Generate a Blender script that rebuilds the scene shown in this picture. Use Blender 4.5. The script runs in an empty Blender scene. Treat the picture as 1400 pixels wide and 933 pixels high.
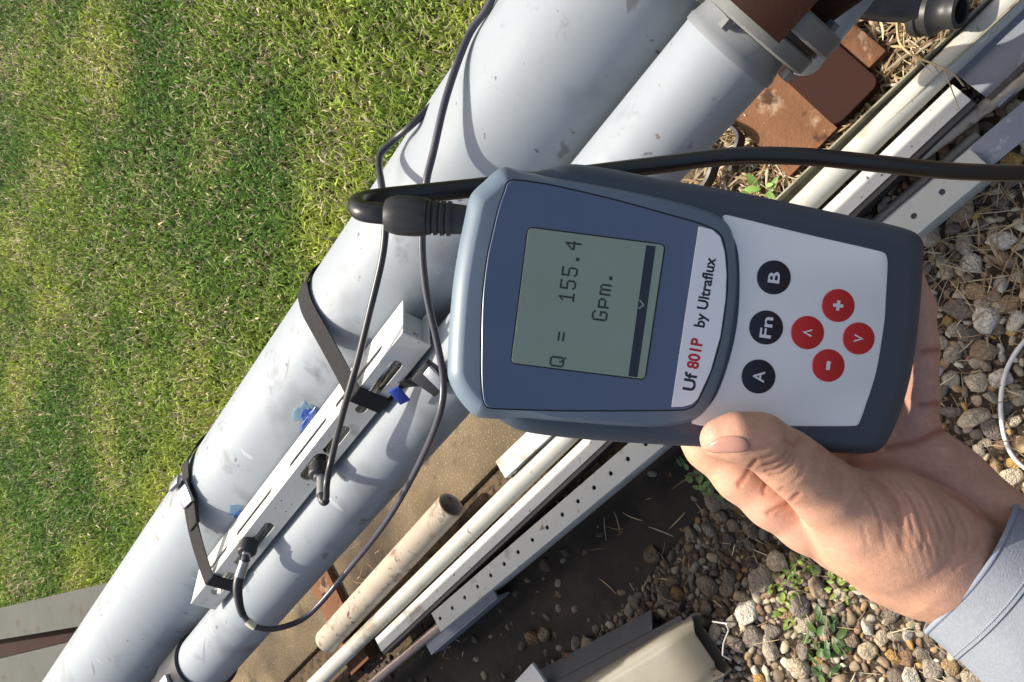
import bpy, bmesh, math, random
import numpy as np
from mathutils import Vector, Matrix, noise

random.seed(7)
rng = np.random.default_rng(7)
sc = bpy.context.scene
col = sc.collection
V = lambda *a: np.array(a, float)

# ------------------------------------------------------------------ camera
CAM_H = 1.115
FPX = 1078.0                       # focal length in pixels of a 1400 px wide frame
PITCH = math.radians(51.08)        # camera looks down by this much, phone held turned by 90 degrees
cp, sp = math.cos(PITCH), math.sin(PITCH)
FW, UPV, RT = V(0, cp, -sp), V(0, sp, cp), V(1, 0, 0)
CAM = V(0, 0, CAM_H)
cam_d = bpy.data.cameras.new('camera')
cam_d.sensor_width = 36.0
cam_d.lens = 36.0 * FPX / 1400.0
cam_d.clip_start = 0.02
cam_d.clip_end = 500
cam = bpy.data.objects.new('camera', cam_d)
col.objects.link(cam)
mx, my, mz = -UPV, RT, -FW
cam.matrix_world = Matrix(((mx[0], my[0], mz[0], 0), (mx[1], my[1], mz[1], 0), (mx[2], my[2], mz[2], CAM_H), (0, 0, 0, 1)))
sc.camera = cam

# ------------------------------------------------------------------ light
SUN_EL = math.radians(49.6)
SUN_H = V(0.027, 0.9996)          # horizontal direction towards the sun
world = bpy.data.worlds.new('World')
sc.world = world
world.use_nodes = True
wn = world.node_tree.nodes
wl = world.node_tree.links
sky = wn.new('ShaderNodeTexSky')
sky.sky_type = 'NISHITA'
sky.sun_disc = False
sky.sun_elevation = SUN_EL
sky.sun_rotation = math.atan2(SUN_H[0], SUN_H[1])
sky.air_density = 1.0
sky.dust_density = 6.0
sky.ozone_density = 0.4
wl.new(sky.outputs[0], wn['Background'].inputs[0])
wn['Background'].inputs[1].default_value = 0.12
sun_d = bpy.data.lights.new('sun', 'SUN')
sun_d.energy = 4.0
sun_d.angle = math.radians(0.53)
sun_d.color = (1.0, 0.94, 0.83)
sun = bpy.data.objects.new('sun', sun_d)
col.objects.link(sun)
sv = Vector((SUN_H[0] * math.cos(SUN_EL), SUN_H[1] * math.cos(SUN_EL), math.sin(SUN_EL)))
sun.rotation_euler = sv.to_track_quat('Z', 'Y').to_euler()
sun.location = (0, 2, 3)
sc.view_settings.view_transform = 'Standard'
sc.view_settings.look = 'None'
sc.view_settings.exposure = 0.64
sc.view_settings.gamma = 1.0
sc.render.engine = 'CYCLES'
sc.cycles.use_denoising = True
sc.cycles.max_bounces = 8

# ------------------------------------------------------------------ picture geometry helpers
def ray(x, y):
    return FW - (x - 700) / FPX * UPV + (466.5 - y) / FPX * RT
def G(x, y, z=0.0):                # point of the horizontal plane z seen at a pixel
    r = ray(x, y)
    return CAM + r * ((z - CAM_H) / r[2])
def DP(x, y, dep):                 # point at a depth along the view axis
    return CAM + ray(x, y) * dep
def proj(P):
    v = np.asarray(P) - CAM
    dep = v @ FW
    return 700 - FPX * (v @ UPV) / dep, 466.5 - FPX * (v @ RT) / dep, dep
PD = V(-0.65952, 0.75169, 0)       # direction of the pipes
PN = V(-0.75169, -0.65952, 0)      # across them, towards the camera
ZZ = V(0, 0, 1)
def SQ(s, q, z):
    return PD * s + PN * q + ZZ * z

# ------------------------------------------------------------------ materials
def mat(name, c1, c2=None, scale=8.0, rough=0.5, metal=0.0, bump=0.0, bscale=60.0, c3=None, s3=30.0, t3=0.6,
        contrast=0.2, stretch=(1, 1, 1), spec=0.5, sub=0.0, subr=(1, .3, .15), trans=0.0, alpha=None, rvar=0.0, coat=0.0, soft3=0.03, layers=()):
    m = bpy.data.materials.new(name)
    m.use_nodes = True
    nt = m.node_tree
    N, L = nt.nodes, nt.links
    b = N['Principled BSDF']
    tc = N.new('ShaderNodeTexCoord')
    mp = N.new('ShaderNodeMapping')
    mp.inputs['Scale'].default_value = stretch
    L.new(tc.outputs['Object'], mp.inputs[0])
    def nz(s, det=6.0, ro=0.6):
        n = N.new('ShaderNodeTexNoise')
        n.inputs['Scale'].default_value = s
        n.inputs['Detail'].default_value = det
        n.inputs['Roughness'].default_value = ro
        L.new(mp.outputs[0], n.inputs['Vector'])
        return n
    def ramp(src, a, bb):
        r = N.new('ShaderNodeMapRange')
        r.inputs[1].default_value = a
        r.inputs[2].default_value = bb
        L.new(src, r.inputs[0])
        return r.outputs[0]
    def mix(fac, a, bb):
        x = N.new('ShaderNodeMix')
        x.data_type = 'RGBA'
        L.new(fac, x.inputs[0])
        if isinstance(a, tuple): x.inputs[6].default_value = (*a, 1)
        else: L.new(a, x.inputs[6])
        if isinstance(bb, tuple): x.inputs[7].default_value = (*bb, 1)
        else: L.new(bb, x.inputs[7])
        return x.outputs[2]
    if c2 is None:
        c2 = tuple(x * 0.8 for x in c1)
    n1 = nz(scale)
    cur = mix(ramp(n1.outputs[0], 0.5 - contrast, 0.5 + contrast), c1, c2)
    if c3 is not None:
        n3 = nz(s3, 4.0, 0.65)
        cur = mix(ramp(n3.outputs[0], t3 - soft3, t3 + soft3), cur, c3)
    for (lc, ls, lt, lsoft, lst, lrot) in layers:
        mp2 = N.new('ShaderNodeMapping')
        mp2.inputs['Rotation'].default_value = lrot
        mp2b = N.new('ShaderNodeMapping')
        mp2b.inputs['Scale'].default_value = lst
        L.new(tc.outputs['Object'], mp2.inputs[0])
        L.new(mp2.outputs[0], mp2b.inputs[0])
        nl = N.new('ShaderNodeTexNoise')
        nl.inputs['Scale'].default_value = ls
        nl.inputs['Detail'].default_value = 3.0
        nl.inputs['Roughness'].default_value = 0.55
        L.new(mp2b.outputs[0], nl.inputs['Vector'])
        cur = mix(ramp(nl.outputs[0], lt - lsoft, lt + lsoft), cur, lc)
    L.new(cur, b.inputs['Base Color'])
    b.inputs['Roughness'].default_value = rough
    if rvar:
        L.new(ramp2(N, L, n1.outputs[0], rough - rvar, rough + rvar), b.inputs['Roughness'])
    b.inputs['Metallic'].default_value = metal
    b.inputs['Specular IOR Level'].default_value = spec
    if coat:
        b.inputs['Coat Weight'].default_value = coat
    if sub:
        b.inputs['Subsurface Weight'].default_value = sub
        b.inputs['Subsurface Radius'].default_value = subr
        b.inputs['Subsurface Scale'].default_value = 0.004
    if trans:
        b.inputs['Transmission Weight'].default_value = trans
    if bump:
        nb = nz(bscale, 5.0, 0.6)
        bp = N.new('ShaderNodeBump')
        bp.inputs['Strength'].default_value = 1.0
        bp.inputs['Distance'].default_value = bump
        L.new(nb.outputs[0], bp.inputs['Height'])
        L.new(bp.outputs[0], b.inputs['Normal'])
    return m
def ramp2(N, L, src, a, b):
    r = N.new('ShaderNodeMapRange')
    r.inputs[1].default_value = 0.3
    r.inputs[2].default_value = 0.7
    r.inputs[3].default_value = a
    r.inputs[4].default_value = b
    L.new(src, r.inputs[0])
    return r.outputs[0]
def attr_mat(name, rough=0.6, bump=0.0, bscale=300.0, transl=0.0, spec=0.4, speck=0.0, objrand=None):
    """colour read from the mesh's own 'col' attribute (or a ramp over the object's random number)"""
    m = bpy.data.materials.new(name)
    m.use_nodes = True
    N, L = m.node_tree.nodes, m.node_tree.links
    b = N['Principled BSDF']
    if objrand:
        oi = N.new('ShaderNodeObjectInfo')
        cr = N.new('ShaderNodeValToRGB')
        cr.color_ramp.interpolation = 'CONSTANT'
        while len(cr.color_ramp.elements) < len(objrand):
            cr.color_ramp.elements.new(0.5)
        for i, c in enumerate(objrand):
            cr.color_ramp.elements[i].position = i / len(objrand)
            cr.color_ramp.elements[i].color = (*c, 1)
        L.new(oi.outputs['Random'], cr.inputs[0])
        src = cr.outputs[0]
    else:
        at = N.new('ShaderNodeAttribute')
        at.attribute_name = 'col'
        src = at.outputs['Color']
    tc = N.new('ShaderNodeTexCoord')
    if speck:
        n = N.new('ShaderNodeTexNoise')
        n.inputs['Scale'].default_value = bscale * 0.5
        n.inputs['Detail'].default_value = 5
        n.inputs['Roughness'].default_value = 0.7
        L.new(tc.outputs['Object'], n.inputs['Vector'])
        mr = N.new('ShaderNodeMapRange')
        mr.inputs[1].default_value = 0.3
        mr.inputs[2].default_value = 0.7
        mr.inputs[3].default_value = 1 - speck
        mr.inputs[4].default_value = 1 + speck
        L.new(n.outputs[0], mr.inputs[0])
        vm = N.new('ShaderNodeVectorMath')
        vm.operation = 'SCALE'
        L.new(src, vm.inputs[0])
        L.new(mr.outputs[0], vm.inputs['Scale'])
        src = vm.outputs[0]
    L.new(src, b.inputs['Base Color'])
    b.inputs['Roughness'].default_value = rough
    b.inputs['Specular IOR Level'].default_value = spec
    if bump:
        nb = N.new('ShaderNodeTexNoise')
        nb.inputs['Scale'].default_value = bscale
        nb.inputs['Detail'].default_value = 5
        L.new(tc.outputs['Object'], nb.inputs['Vector'])
        bp = N.new('ShaderNodeBump')
        bp.inputs['Distance'].default_value = bump
        L.new(nb.outputs[0], bp.inputs['Height'])
        L.new(bp.outputs[0], b.inputs['Normal'])
    if transl:
        t = N.new('ShaderNodeBsdfTranslucent')
        L.new(src, t.inputs[0])
        ms = N.new('ShaderNodeMixShader')
        ms.inputs[0].default_value = transl
        L.new(b.outputs[0], ms.inputs[1])
        L.new(t.outputs[0], ms.inputs[2])
        L.new(ms.outputs[0], N['Material Output'].inputs[0])
    return m

# ------------------------------------------------------------------ mesh helpers
def mesh_of(name, verts, faces, m=None, smooth=None):
    me = bpy.data.meshes.new(name)
    me.from_pydata([tuple(v) for v in verts], [], [tuple(f) for f in faces])
    me.validate()
    if smooth is not None:
        me.polygons.foreach_set('use_smooth', [True] * len(me.polygons))
        if smooth < 170:
            me.set_sharp_from_angle(angle=math.radians(smooth))
    if m is not None:
        me.materials.append(m)
    me.update()
    return me
def fast_mesh(name, verts, tris, m, colors=None, smooth=False, k=3):
    me = bpy.data.meshes.new(name)
    nv, nf = len(verts), len(tris)
    me.vertices.add(nv)
    me.vertices.foreach_set('co', np.asarray(verts, np.float32).ravel())
    me.loops.add(nf * k)
    me.loops.foreach_set('vertex_index', np.asarray(tris, np.int32).ravel())
    me.polygons.add(nf)
    me.polygons.foreach_set('loop_start', np.arange(nf, dtype=np.int32) * k)
    me.polygons.foreach_set('loop_total', np.full(nf, k, np.int32))
    if smooth:
        me.polygons.foreach_set('use_smooth', np.ones(nf, bool))
    if colors is not None:
        a = me.color_attributes.new('col', 'FLOAT_COLOR', 'POINT')
        c4 = np.ones((nv, 4), np.float32)
        c4[:, :3] = colors
        a.data.foreach_set('color', c4.ravel())
    me.materials.append(m)
    me.update(calc_edges=True)
    return me
def link(name, me, parent=None, loc=(0, 0, 0)):
    o = bpy.data.objects.new(name, me)
    col.objects.link(o)
    o.location = loc
    if parent is not None:
        o.parent = parent
    return o
def tag(o, label=None, cat=None, group=None, kind=None):
    if label: o['label'] = label
    if cat: o['category'] = cat
    if group: o['group'] = group
    if kind: o['kind'] = kind
    return o
class Thing:
    """an Empty at the thing's base; parts are built in world coordinates and stored relative to it"""
    def __init__(self, name, label, cat, loc, group=None):
        self.loc = np.array(loc, float)
        self.o = link(name, None, None, tuple(self.loc))
        self.o.empty_display_size = 0.02
        tag(self.o, label, cat, group)
    def part(self, name, vf, m, smooth=40, parent=None, label=None, kind=None):
        v, f = vf
        me = mesh_of(name, np.asarray(v, float) - self.loc, f, m, smooth)
        o = link(name, me, parent or self.o)
        if label: o['label'] = label
        if kind: o['kind'] = kind
        return o
def single(name, vf, m, label=None, cat=None, loc=None, smooth=40, kind=None, group=None):
    v, f = vf
    v = np.asarray(v, float)
    if loc is None:
        loc = V(v[:, 0].mean(), v[:, 1].mean(), v[:, 2].min())
    o = link(name, mesh_of(name, v - loc, f, m, smooth), None, tuple(loc))
    return tag(o, label, cat, group, kind)
def join(*vfs):
    vs, fs, n = [], [], 0
    for v, f in vfs:
        vs.append(np.asarray(v, float))
        fs += [tuple(i + n for i in q) for q in f]
        n += len(v)
    return np.concatenate(vs), fs
def smooth_path(pts, per=8):
    """Catmull-Rom through the points"""
    P = np.asarray(pts, float)
    P = np.vstack([2 * P[0] - P[1], P, 2 * P[-1] - P[-2]])
    out = []
    for i in range(1, len(P) - 2):
        a, b, c, e = P[i - 1:i + 3]
        for t in np.arange(per) / per:
            out.append(0.5 * ((2 * b) + (c - a) * t + (2 * a - 5 * b + 4 * c - e) * t * t + (3 * b - a - 3 * c + e) * t ** 3))
    out.append(P[-2])
    return np.array(out)
def frames(P):
    T = np.gradient(P, axis=0)
    T /= np.linalg.norm(T, axis=1)[:, None] + 1e-12
    n = np.cross(T[0], ZZ)
    if np.linalg.norm(n) < 1e-3: n = np.cross(T[0], V(1, 0, 0))
    n /= np.linalg.norm(n)
    Ns = [n]
    for i in range(1, len(P)):
        n = n - T[i] * (n @ T[i])
        n /= np.linalg.norm(n)
        Ns.append(n)
    Ns = np.array(Ns)
    return T, Ns, np.cross(T, Ns)
def tube(P, r, seg=14, caps=True):
    P = np.asarray(P, float)
    r = np.broadcast_to(np.asarray(r, float), (len(P),))
    T, A, B = frames(P)
    th = np.arange(seg) / seg * 2 * math.pi
    v = (P[:, None, :] + r[:, None, None] * (np.cos(th)[None, :, None] * A[:, None, :] + np.sin(th)[None, :, None] * B[:, None, :])).reshape(-1, 3)
    f = []
    for i in range(len(P) - 1):
        for j in range(seg):
            k = (j + 1) % seg
            f.append((i * seg + j, i * seg + k, (i + 1) * seg + k, (i + 1) * seg + j))
    if caps:
        f.append(tuple(range(seg))[::-1])
        f.append(tuple((len(P) - 1) * seg + j for j in range(seg)))
    return v, f
def lathe(p0, axis, prof, seg=28, up=None, caps=True):
    """profile = [(distance along axis, radius)...]"""
    axis = np.asarray(axis, float) / np.linalg.norm(axis)
    a = np.cross(axis, ZZ if up is None else up)
    if np.linalg.norm(a) < 1e-3: a = np.cross(axis, V(1, 0, 0))
    a /= np.linalg.norm(a)
    b = np.cross(axis, a)
    th = np.arange(seg) / seg * 2 * math.pi
    v, f = [], []
    for t, r in prof:
        for x in th:
            v.append(p0 + axis * t + r * (math.cos(x) * a + math.sin(x) * b))
    for i in range(len(prof) - 1):
        for j in range(seg):
            k = (j + 1) % seg
            f.append((i * seg + j, i * seg + k, (i + 1) * seg + k, (i + 1) * seg + j))
    if caps:
        f.append(tuple(range(seg))[::-1])
        f.append(tuple((len(prof) - 1) * seg + j for j in range(seg)))
    return np.array(v), f
def hollow(p0, p1, ro, ri, seg=28, wob=0.0):
    """open tube with wall thickness"""
    p0, p1 = np.asarray(p0, float), np.asarray(p1, float)
    L = np.linalg.norm(p1 - p0)
    prof = [(0, ri), (0, ro)] + [(L * t, ro * (1 + wob * random.uniform(-1, 1))) for t in (.2, .4, .6, .8)] + [(L, ro), (L, ri), (L * .5, ri), (0.0, ri)]
    return lathe(p0, p1 - p0, prof, seg, caps=False)
def box(c, ax, ay, az, sx, sy, sz, bev=0.0, seg=2):
    bm = bmesh.new()
    bmesh.ops.create_cube(bm, size=1.0)
    for v in bm.verts:
        v.co = Vector((v.co.x * sx, v.co.y * sy, v.co.z * sz))
    if bev:
        bmesh.ops.bevel(bm, geom=bm.edges[:], offset=bev, segments=seg, affect='EDGES', profile=0.5)
    bm.verts.index_update()
    v = np.array([v.co[:] for v in bm.verts])
    f = [tuple(q.index for q in p.verts) for p in bm.faces]
    bm.free()
    c = np.asarray(c, float)
    return c + v[:, :1] * ax + v[:, 1:2] * ay + v[:, 2:3] * az, f
def plate2d(outer, holes=(), thick=0.002, bev=0.0):
    """flat plate with holes in its own x,y plane, z from -thick/2 to thick/2"""
    cu = bpy.data.curves.new('tmp', 'CURVE')
    cu.dimensions = '2D'
    cu.fill_mode = 'BOTH'
    cu.extrude = max(thick / 2 - bev, 0)
    cu.bevel_depth = bev
    cu.bevel_resolution = 1
    for pts in [outer, *holes]:
        s = cu.splines.new('POLY')
        s.points.add(len(pts) - 1)
        for p, q in zip(s.points, pts):
            p.co = (q[0], q[1], 0, 1)
        s.use_cyclic_u = True
    o = bpy.data.objects.new('tmp', cu)
    me = bpy.data.meshes.new_from_object(o)
    v = np.array([x.co[:] for x in me.vertices])
    f = [tuple(p.vertices) for p in me.polygons]
    bpy.data.objects.remove(o)
    bpy.data.meshes.remove(me)
    bpy.data.curves.remove(cu)
    return v, f
def weld(v, f, eps=1e-5):
    key = np.round(np.asarray(v) / eps).astype(np.int64)
    u, first, inv = np.unique(key, axis=0, return_index=True, return_inverse=True)
    inv = inv.ravel()
    nf = []
    for q in f:
        g = [inv[i] for i in q]
        g2 = [g[i] for i in range(len(g)) if g[i] != g[i - 1]]
        if len(set(g2)) >= 3: nf.append(tuple(g2))
    return np.asarray(v)[first], nf
def place(vf, o, ax, ay, az):
    v, f = vf
    return np.asarray(o) + v[:, :1] * ax + v[:, 1:2] * ay + v[:, 2:3] * az, f
def slot(cx, cy, L, w, n=6):
    """rounded slot outline along x"""
    out = []
    for i in range(n + 1):
        a = -math.pi / 2 + math.pi * i / n
        out.append((cx + L / 2 - w / 2 + w / 2 * math.cos(a), cy + w / 2 * math.sin(a)))
    for i in range(n + 1):
        a = math.pi / 2 + math.pi * i / n
        out.append((cx - L / 2 + w / 2 + w / 2 * math.cos(a), cy + w / 2 * math.sin(a)))
    return out
def circle(cx, cy, r, n=14):
    return [(cx + r * math.cos(2 * math.pi * i / n), cy + r * math.sin(2 * math.pi * i / n)) for i in range(n)]
def extr(profile, p0, p1, up=ZZ, caps=True, closed=True):
    """sweep a 2-D profile (x across, y up) in a straight line from p0 to p1"""
    p0, p1 = np.asarray(p0, float), np.asarray(p1, float)
    d = (p1 - p0) / np.linalg.norm(p1 - p0)
    ax = np.cross(d, up); ax /= np.linalg.norm(ax)
    ay = np.cross(ax, d)
    pr = np.array(profile, float)
    v = np.concatenate([p + pr[:, :1] * ax + pr[:, 1:2] * ay for p in (p0, p1)])
    n = len(pr)
    f = [(i, (i + 1) % n, n + (i + 1) % n, n + i) for i in range(n if closed else n - 1)]
    if caps:
        f += [tuple(range(n))[::-1], tuple(range(n, 2 * n))]
    return v, f
def round_rect(w, h, r, n=3):
    out = []
    for cx, cy, a0 in ((w / 2 - r, h / 2 - r, 0), (-w / 2 + r, h / 2 - r, 90), (-w / 2 + r, -h / 2 + r, 180), (w / 2 - r, -h / 2 + r, 270)):
        for i in range(n + 1):
            a = math.radians(a0 + 90 * i / n)
            out.append((cx + r * math.cos(a), cy + r * math.sin(a)))
    return out
def uprofile(w, h, t):
    """U channel open at the top"""
    return [(-w / 2, 0), (w / 2, 0), (w / 2, h), (w / 2 - t, h), (w / 2 - t, t), (-w / 2 + t, t), (-w / 2 + t, h), (-w / 2, h)]
def flip(profile):
    return [(x, -y) for x, y in profile][::-1]
def unit(v):
    v = np.asarray(v, float)
    return v / np.linalg.norm(v)
# ================================================================== the setting
m_soil = mat('soil', (.075, .052, .034), (.13, .095, .06), 14, .95, bump=.006, bscale=45, c3=(.035, .026, .018), s3=60, t3=.56, soft3=.08, spec=.1)
m_mud = mat('wet_mud', (.011, .0095, .008), (.020, .0165, .013), 9, .6, bump=.0025, bscale=70, rvar=.15, c3=(.040, .030, .022), s3=5, t3=.62, soft3=.1, spec=.12)
m_lawnsoil = mat('lawn_soil', (.035, .045, .014), (.07, .065, .025), 18, .95, bump=.004, bscale=80, spec=.05)
m_conc = mat('concrete', (.27, .205, .125), (.17, .128, .080), 4.5, .9, bump=.0022, bscale=330, c3=(.42, .35, .24), s3=260, t3=.61, soft3=.03, contrast=.2, spec=.1, layers=[((.08, .062, .045), 3.2, .58, .1, (1, 1, 1), (0, 0, 0)), ((.10, .078, .055), 18, .64, .05, (1, 1, 1), (0, 0, 0))])

g = 90.0
single('ground', (V((-g, -g, 0), (g, -g, 0), (g, g, 0), (-g, g, 0)) if False else np.array([(-g, -g, 0), (g, -g, 0), (g, g, 0), (-g, g, 0)]), [(0, 1, 2, 3)]), m_soil, kind='structure', loc=V(0, 0, 0))
# lawn sheet on the far side of the pipes
lw = [SQ(-30, -1.0, .004), SQ(-30, -60, .004), SQ(60, -60, .004), SQ(60, -1.0, .004)]
single('lawn', (np.array(lw), [(3, 2, 1, 0)]), m_lawnsoil, kind='structure', loc=V(0, 0, 0))
# concrete slab under the pipes
slab = box(SQ(2.1, -.735, -.03), PD, PN, ZZ, 2.75, .59, .085, .006)
so = single('concrete_slab', slab, m_conc, kind='structure')
SLAB_Z = .0125
# wet mud sheet: an uneven patch beside the metal pile
def blob(c, rx, ry, n, jit, z, seed):
    r = random.Random(seed)
    ph = [r.uniform(0, 6.28) for _ in range(6)]
    out = []
    for i in range(n):
        a = 2 * math.pi * i / n
        k = 1 + sum(jit / (j + 1) * math.sin((j + 2) * a + ph[j]) for j in range(6))
        out.append(c + PD * math.cos(a) * rx * k + PN * math.sin(a) * ry * k + ZZ * z)
    return np.array(out)
mc = G(716, 828)
mud = blob(mc, .55, .118, 90, .10, .004, 3)
single('mud_patch', (mud, [tuple(range(len(mud)))]), m_mud, kind='structure', loc=V(mc[0], mc[1], 0))
def in_mud(P):
    v = P - mc
    return (v @ PD / .52) ** 2 + (v @ PN / .108) ** 2 < 1

# ================================================================== pipes
BC, BR = (-.48894, .496), .0840       # big pipe: q, z of its axis and radius
SC_, SR = (-.3515, .507), .0420       # thinner pipe beside it
m_pipe = mat('grey_pipe_paint', (.30, .332, .357), (.26, .29, .315), 5, .55, bump=.0004, bscale=40, c3=(.165, .18, .195), s3=20, t3=.69, soft3=.07, rvar=.08, spec=.3,
             layers=[((.19, .205, .22), 9, .64, .07, (1, 1, 1), (0, 0, 0)), ((.12, .125, .13), 42, .72, .012, (1, 1, .35), (0, 0, 0)),
                     ((.17, .18, .19), 30, .70, .02, (.12, 1.6, 1.0), (0, 0, .3)), ((.38, .41, .43), 34, .70, .015, (.10, 1.5, 1.0), (0, 0, 2.3)), ((.19, .17, .14), 70, .72, .01, (1, 1, 1), (0, 0, 0))])
m_steel_grey = mat('grey_painted_steel', (.19, .195, .185), (.13, .135, .13), 12, .5, bump=.0006, bscale=60, c3=(.13, .09, .06), s3=25, t3=.68, soft3=.05)
m_rust = mat('rusty_steel', (.20, .098, .050), (.115, .055, .032), 9, .85, bump=.002, bscale=120, c3=(.30, .21, .14), s3=26, t3=.62, soft3=.06, spec=.12, layers=[((.07, .035, .022), 30, .64, .04, (1, 1, 1), (0, 0, 0)), ((.05, .03, .02), 7, .62, .08, (1, 1, 1), (0, 0, 0))])
m_red_shade = mat('rust_red_shade_steel', (.034, .014, .010), (.026, .011, .008), 10, .75, bump=.0006, bscale=90, spec=.1)  # rust red darkened so the plate below the flange holds its shade
m_black = mat('black_rubber', (.016, .016, .018), (.024, .024, .026), 20, .42, bump=.0002, bscale=200)
def cyl_hit(x, y, C, r):
    """nearest ray hit with a pipe-parallel cylinder (closest approach when it misses)"""
    R_ = ray(x, y)
    d = V(R_ @ PN, R_[2])
    o = V(-C[0], CAM_H - C[1])
    a, b, c = d @ d, d @ o, o @ o - r * r
    disc = b * b - a * c
    t = (-b - math.sqrt(disc)) / a if disc > 0 else -b / a
    return CAM + R_ * t
def near1(x, y, clear): return cyl_hit(x, y, BC, BR + clear)
def near2(x, y, clear): return cyl_hit(x, y, SC_, SR + clear)

def pipe_shell(C, r, s0, s1, seg=72, n=60):
    P = np.array([SQ(s, C[0], C[1]) for s in np.linspace(s0, s1, n)])
    return tube(P, r, seg)
t_big = Thing('large_pipe', 'thick pale grey pipe running diagonally, with the sensor rail strapped to it', 'pipe', SQ(.7, BC[0], 0))
t_big.part('barrel', pipe_shell(BC, BR, -.8, 4.2), m_pipe, 60)
# end of the thinner pipe as seen at the top of the picture
pend = near2(1030, 60, 0.0)
S_END = pend @ PD + .018
t_sm = Thing('small_pipe', 'thinner grey pipe lying beside and below the thick one', 'pipe', SQ(.7, SC_[0], 0))
ebot = near2(300, 905, 0)
S_BOT = ebot @ PD + .085
t_sm.part('barrel', pipe_shell(SC_, SR, S_END, S_BOT), m_pipe, 60)
axis0 = SQ(S_END, SC_[0], SC_[1])
t_sm.part('end_lip', lathe(axis0, -PD, [(-.001, .0422), (-.001, .0435), (.005, .0437), (.007, .0425), (.02, .040)], 48), mat('pale_grey_paint', (.22, .235, .245), (.18, .19, .20), 20, .45))
t_sm.part('coupling', lathe(SQ(S_BOT, SC_[0], SC_[1]), PD, [(-.012, .0425), (-.012, .047), (.06, .047), (.065, .043), (1.2, .043)], 48), m_black)
t_sm.part('coupling_clip', box(near2(226, 934, .006), PD, PN, ZZ, .03, .014, .01, .002), mat('clip_metal', (.55, .55, .52), (.45, .45, .42), 30, .35, .8))
# flanged fitting on the top end
t_fit = Thing('flange_fitting', 'grey and rust-red bolted flange fitting at the end of the thin pipe', 'fitting', SQ(S_END - .06, SC_[0], 0))
fx = -PD
f1 = t_fit.part('flange', lathe(axis0 + fx * .021, fx, [(0, .02), (0, .054), (.002, .056), (.013, .056), (.015, .054), (.015, .02)], 40), m_steel_grey)
t_fit.part('gasket', lathe(axis0 + fx * .0365, fx, [(0, .02), (0, .056), (.004, .056), (.004, .02)], 40), m_black)
f2 = t_fit.part('flange', lathe(axis0 + fx * .041, fx, [(0, .02), (0, .060), (.002, .062), (.016, .062), (.018, .060), (.018, .02)], 40), m_steel_grey)
for a in (-12, 78, 168, 258):
    ca, sa = math.cos(math.radians(a)), math.sin(math.radians(a))
    bp_ = axis0 + PN * ca * .049 + ZZ * sa * .049
    t_fit.part('bolt', lathe(bp_ + fx * .012, fx, [(0, .002), (0, .0052), (.008, .0052), (.008, .0035), (.046, .0035), (.046, .0055), (.053, .0055), (.053, .002)], 6), m_steel_grey, 30)
t_fit.part('valve_body', lathe(axis0 + fx * .06, fx, [(0, .045), (.02, .05), (.05, .058), (.08, .058), (.11, .05), (.13, .046), (.22, .046)], 36), m_red_shade, 60)
for k, (dx, dq, dz, rr) in enumerate(((.075, -.02, .03, .018), (.115, .012, .035, .02))):
    b0 = SQ(S_END - dx, SC_[0] + dq, SC_[1] + dz)
    t_fit.part('stem', lathe(b0, unit(ZZ * .9 + PN * .45), [(0, rr), (.045, rr), (.05, rr * .85), (.05, .003)], 20), m_steel_grey, 40)
# rust-red bracket wrapped over the upper side of the flanges
arc = [math.radians(38 + 180 * i / 16) for i in range(17)]
pr_ = [(math.cos(x) * .0645, math.sin(x) * .0645) for x in arc] + [(math.cos(x) * .0625, math.sin(x) * .0625) for x in arc[::-1]]
va = np.array([axis0 + fx * .030 + PN * x + ZZ * y for x, y in pr_]); vb = np.array([axis0 + fx * .125 + PN * x * 1.05 + ZZ * y * 1.05 for x, y in pr_])
nn_ = len(pr_)
t_fit.part('bracket', (np.concatenate([va, vb]), [(i, (i + 1) % nn_, nn_ + (i + 1) % nn_, nn_ + i) for i in range(nn_)] + [tuple(range(nn_))[::-1], tuple(range(nn_, 2 * nn_))]), m_red_shade, 40)
# grey pipe bend behind the fitting
br = smooth_path([DP(1200, -60, .80), DP(1165, -8, .82), DP(1140, 24, .84), DP(1112, 58, .87), DP(1100, 78, .92)], 8)
t_fit.part('branch_pipe', tube(br, .022, 24), m_pipe, 60)

# cross members under the pipes with stands
def cross_member(s, label, w=.075, qe=-.335):
    t = Thing('cross_member', label, 'steel beam', SQ(s, -.6, 0), 'rusty cross members carrying the pipes')
    t.part('channel', extr(flip(uprofile(w, .028, .006)), SQ(s, -1.02, .0285), SQ(s, qe, .0285)), m_rust, 30)
    return t
S_LOW = G(448, 818, .028) @ PD
S_TOP = G(1095, 175, .028) @ PD
cm1 = cross_member(S_LOW, 'rusty cross member under the lower ends of the pipes and the weathered tube')
for dq, ds in ((-.40 + .02, .0),):
    cm1.part('bolt_hole', lathe(SQ(S_LOW + .005, -.505, .0295), ZZ, [(0, .0085), (.0012, .0085)], 16), mat('hole_dark', (.012, .01, .008), None, 20, .9))
cm2 = cross_member(S_TOP + .012, 'rusty brown cross member plates lying on the straw below the flange', .085, -.425)
# thicker plate with rounded corners bolted beside it, flange's shade painted in
rp = round_rect(.30, .072, .012, 4)
cm2.part('shade_plate', place(plate2d(rp, [], .02, .0015), SQ(S_TOP - .0675, -.575, .028), PN, -PD, ZZ), m_red_shade, 40)
cm2.part('edge_strip', box(SQ(S_TOP - .120, -.60, .018), PN, PD, ZZ, .30, .03, .03, .003), m_rust, 30)
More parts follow.
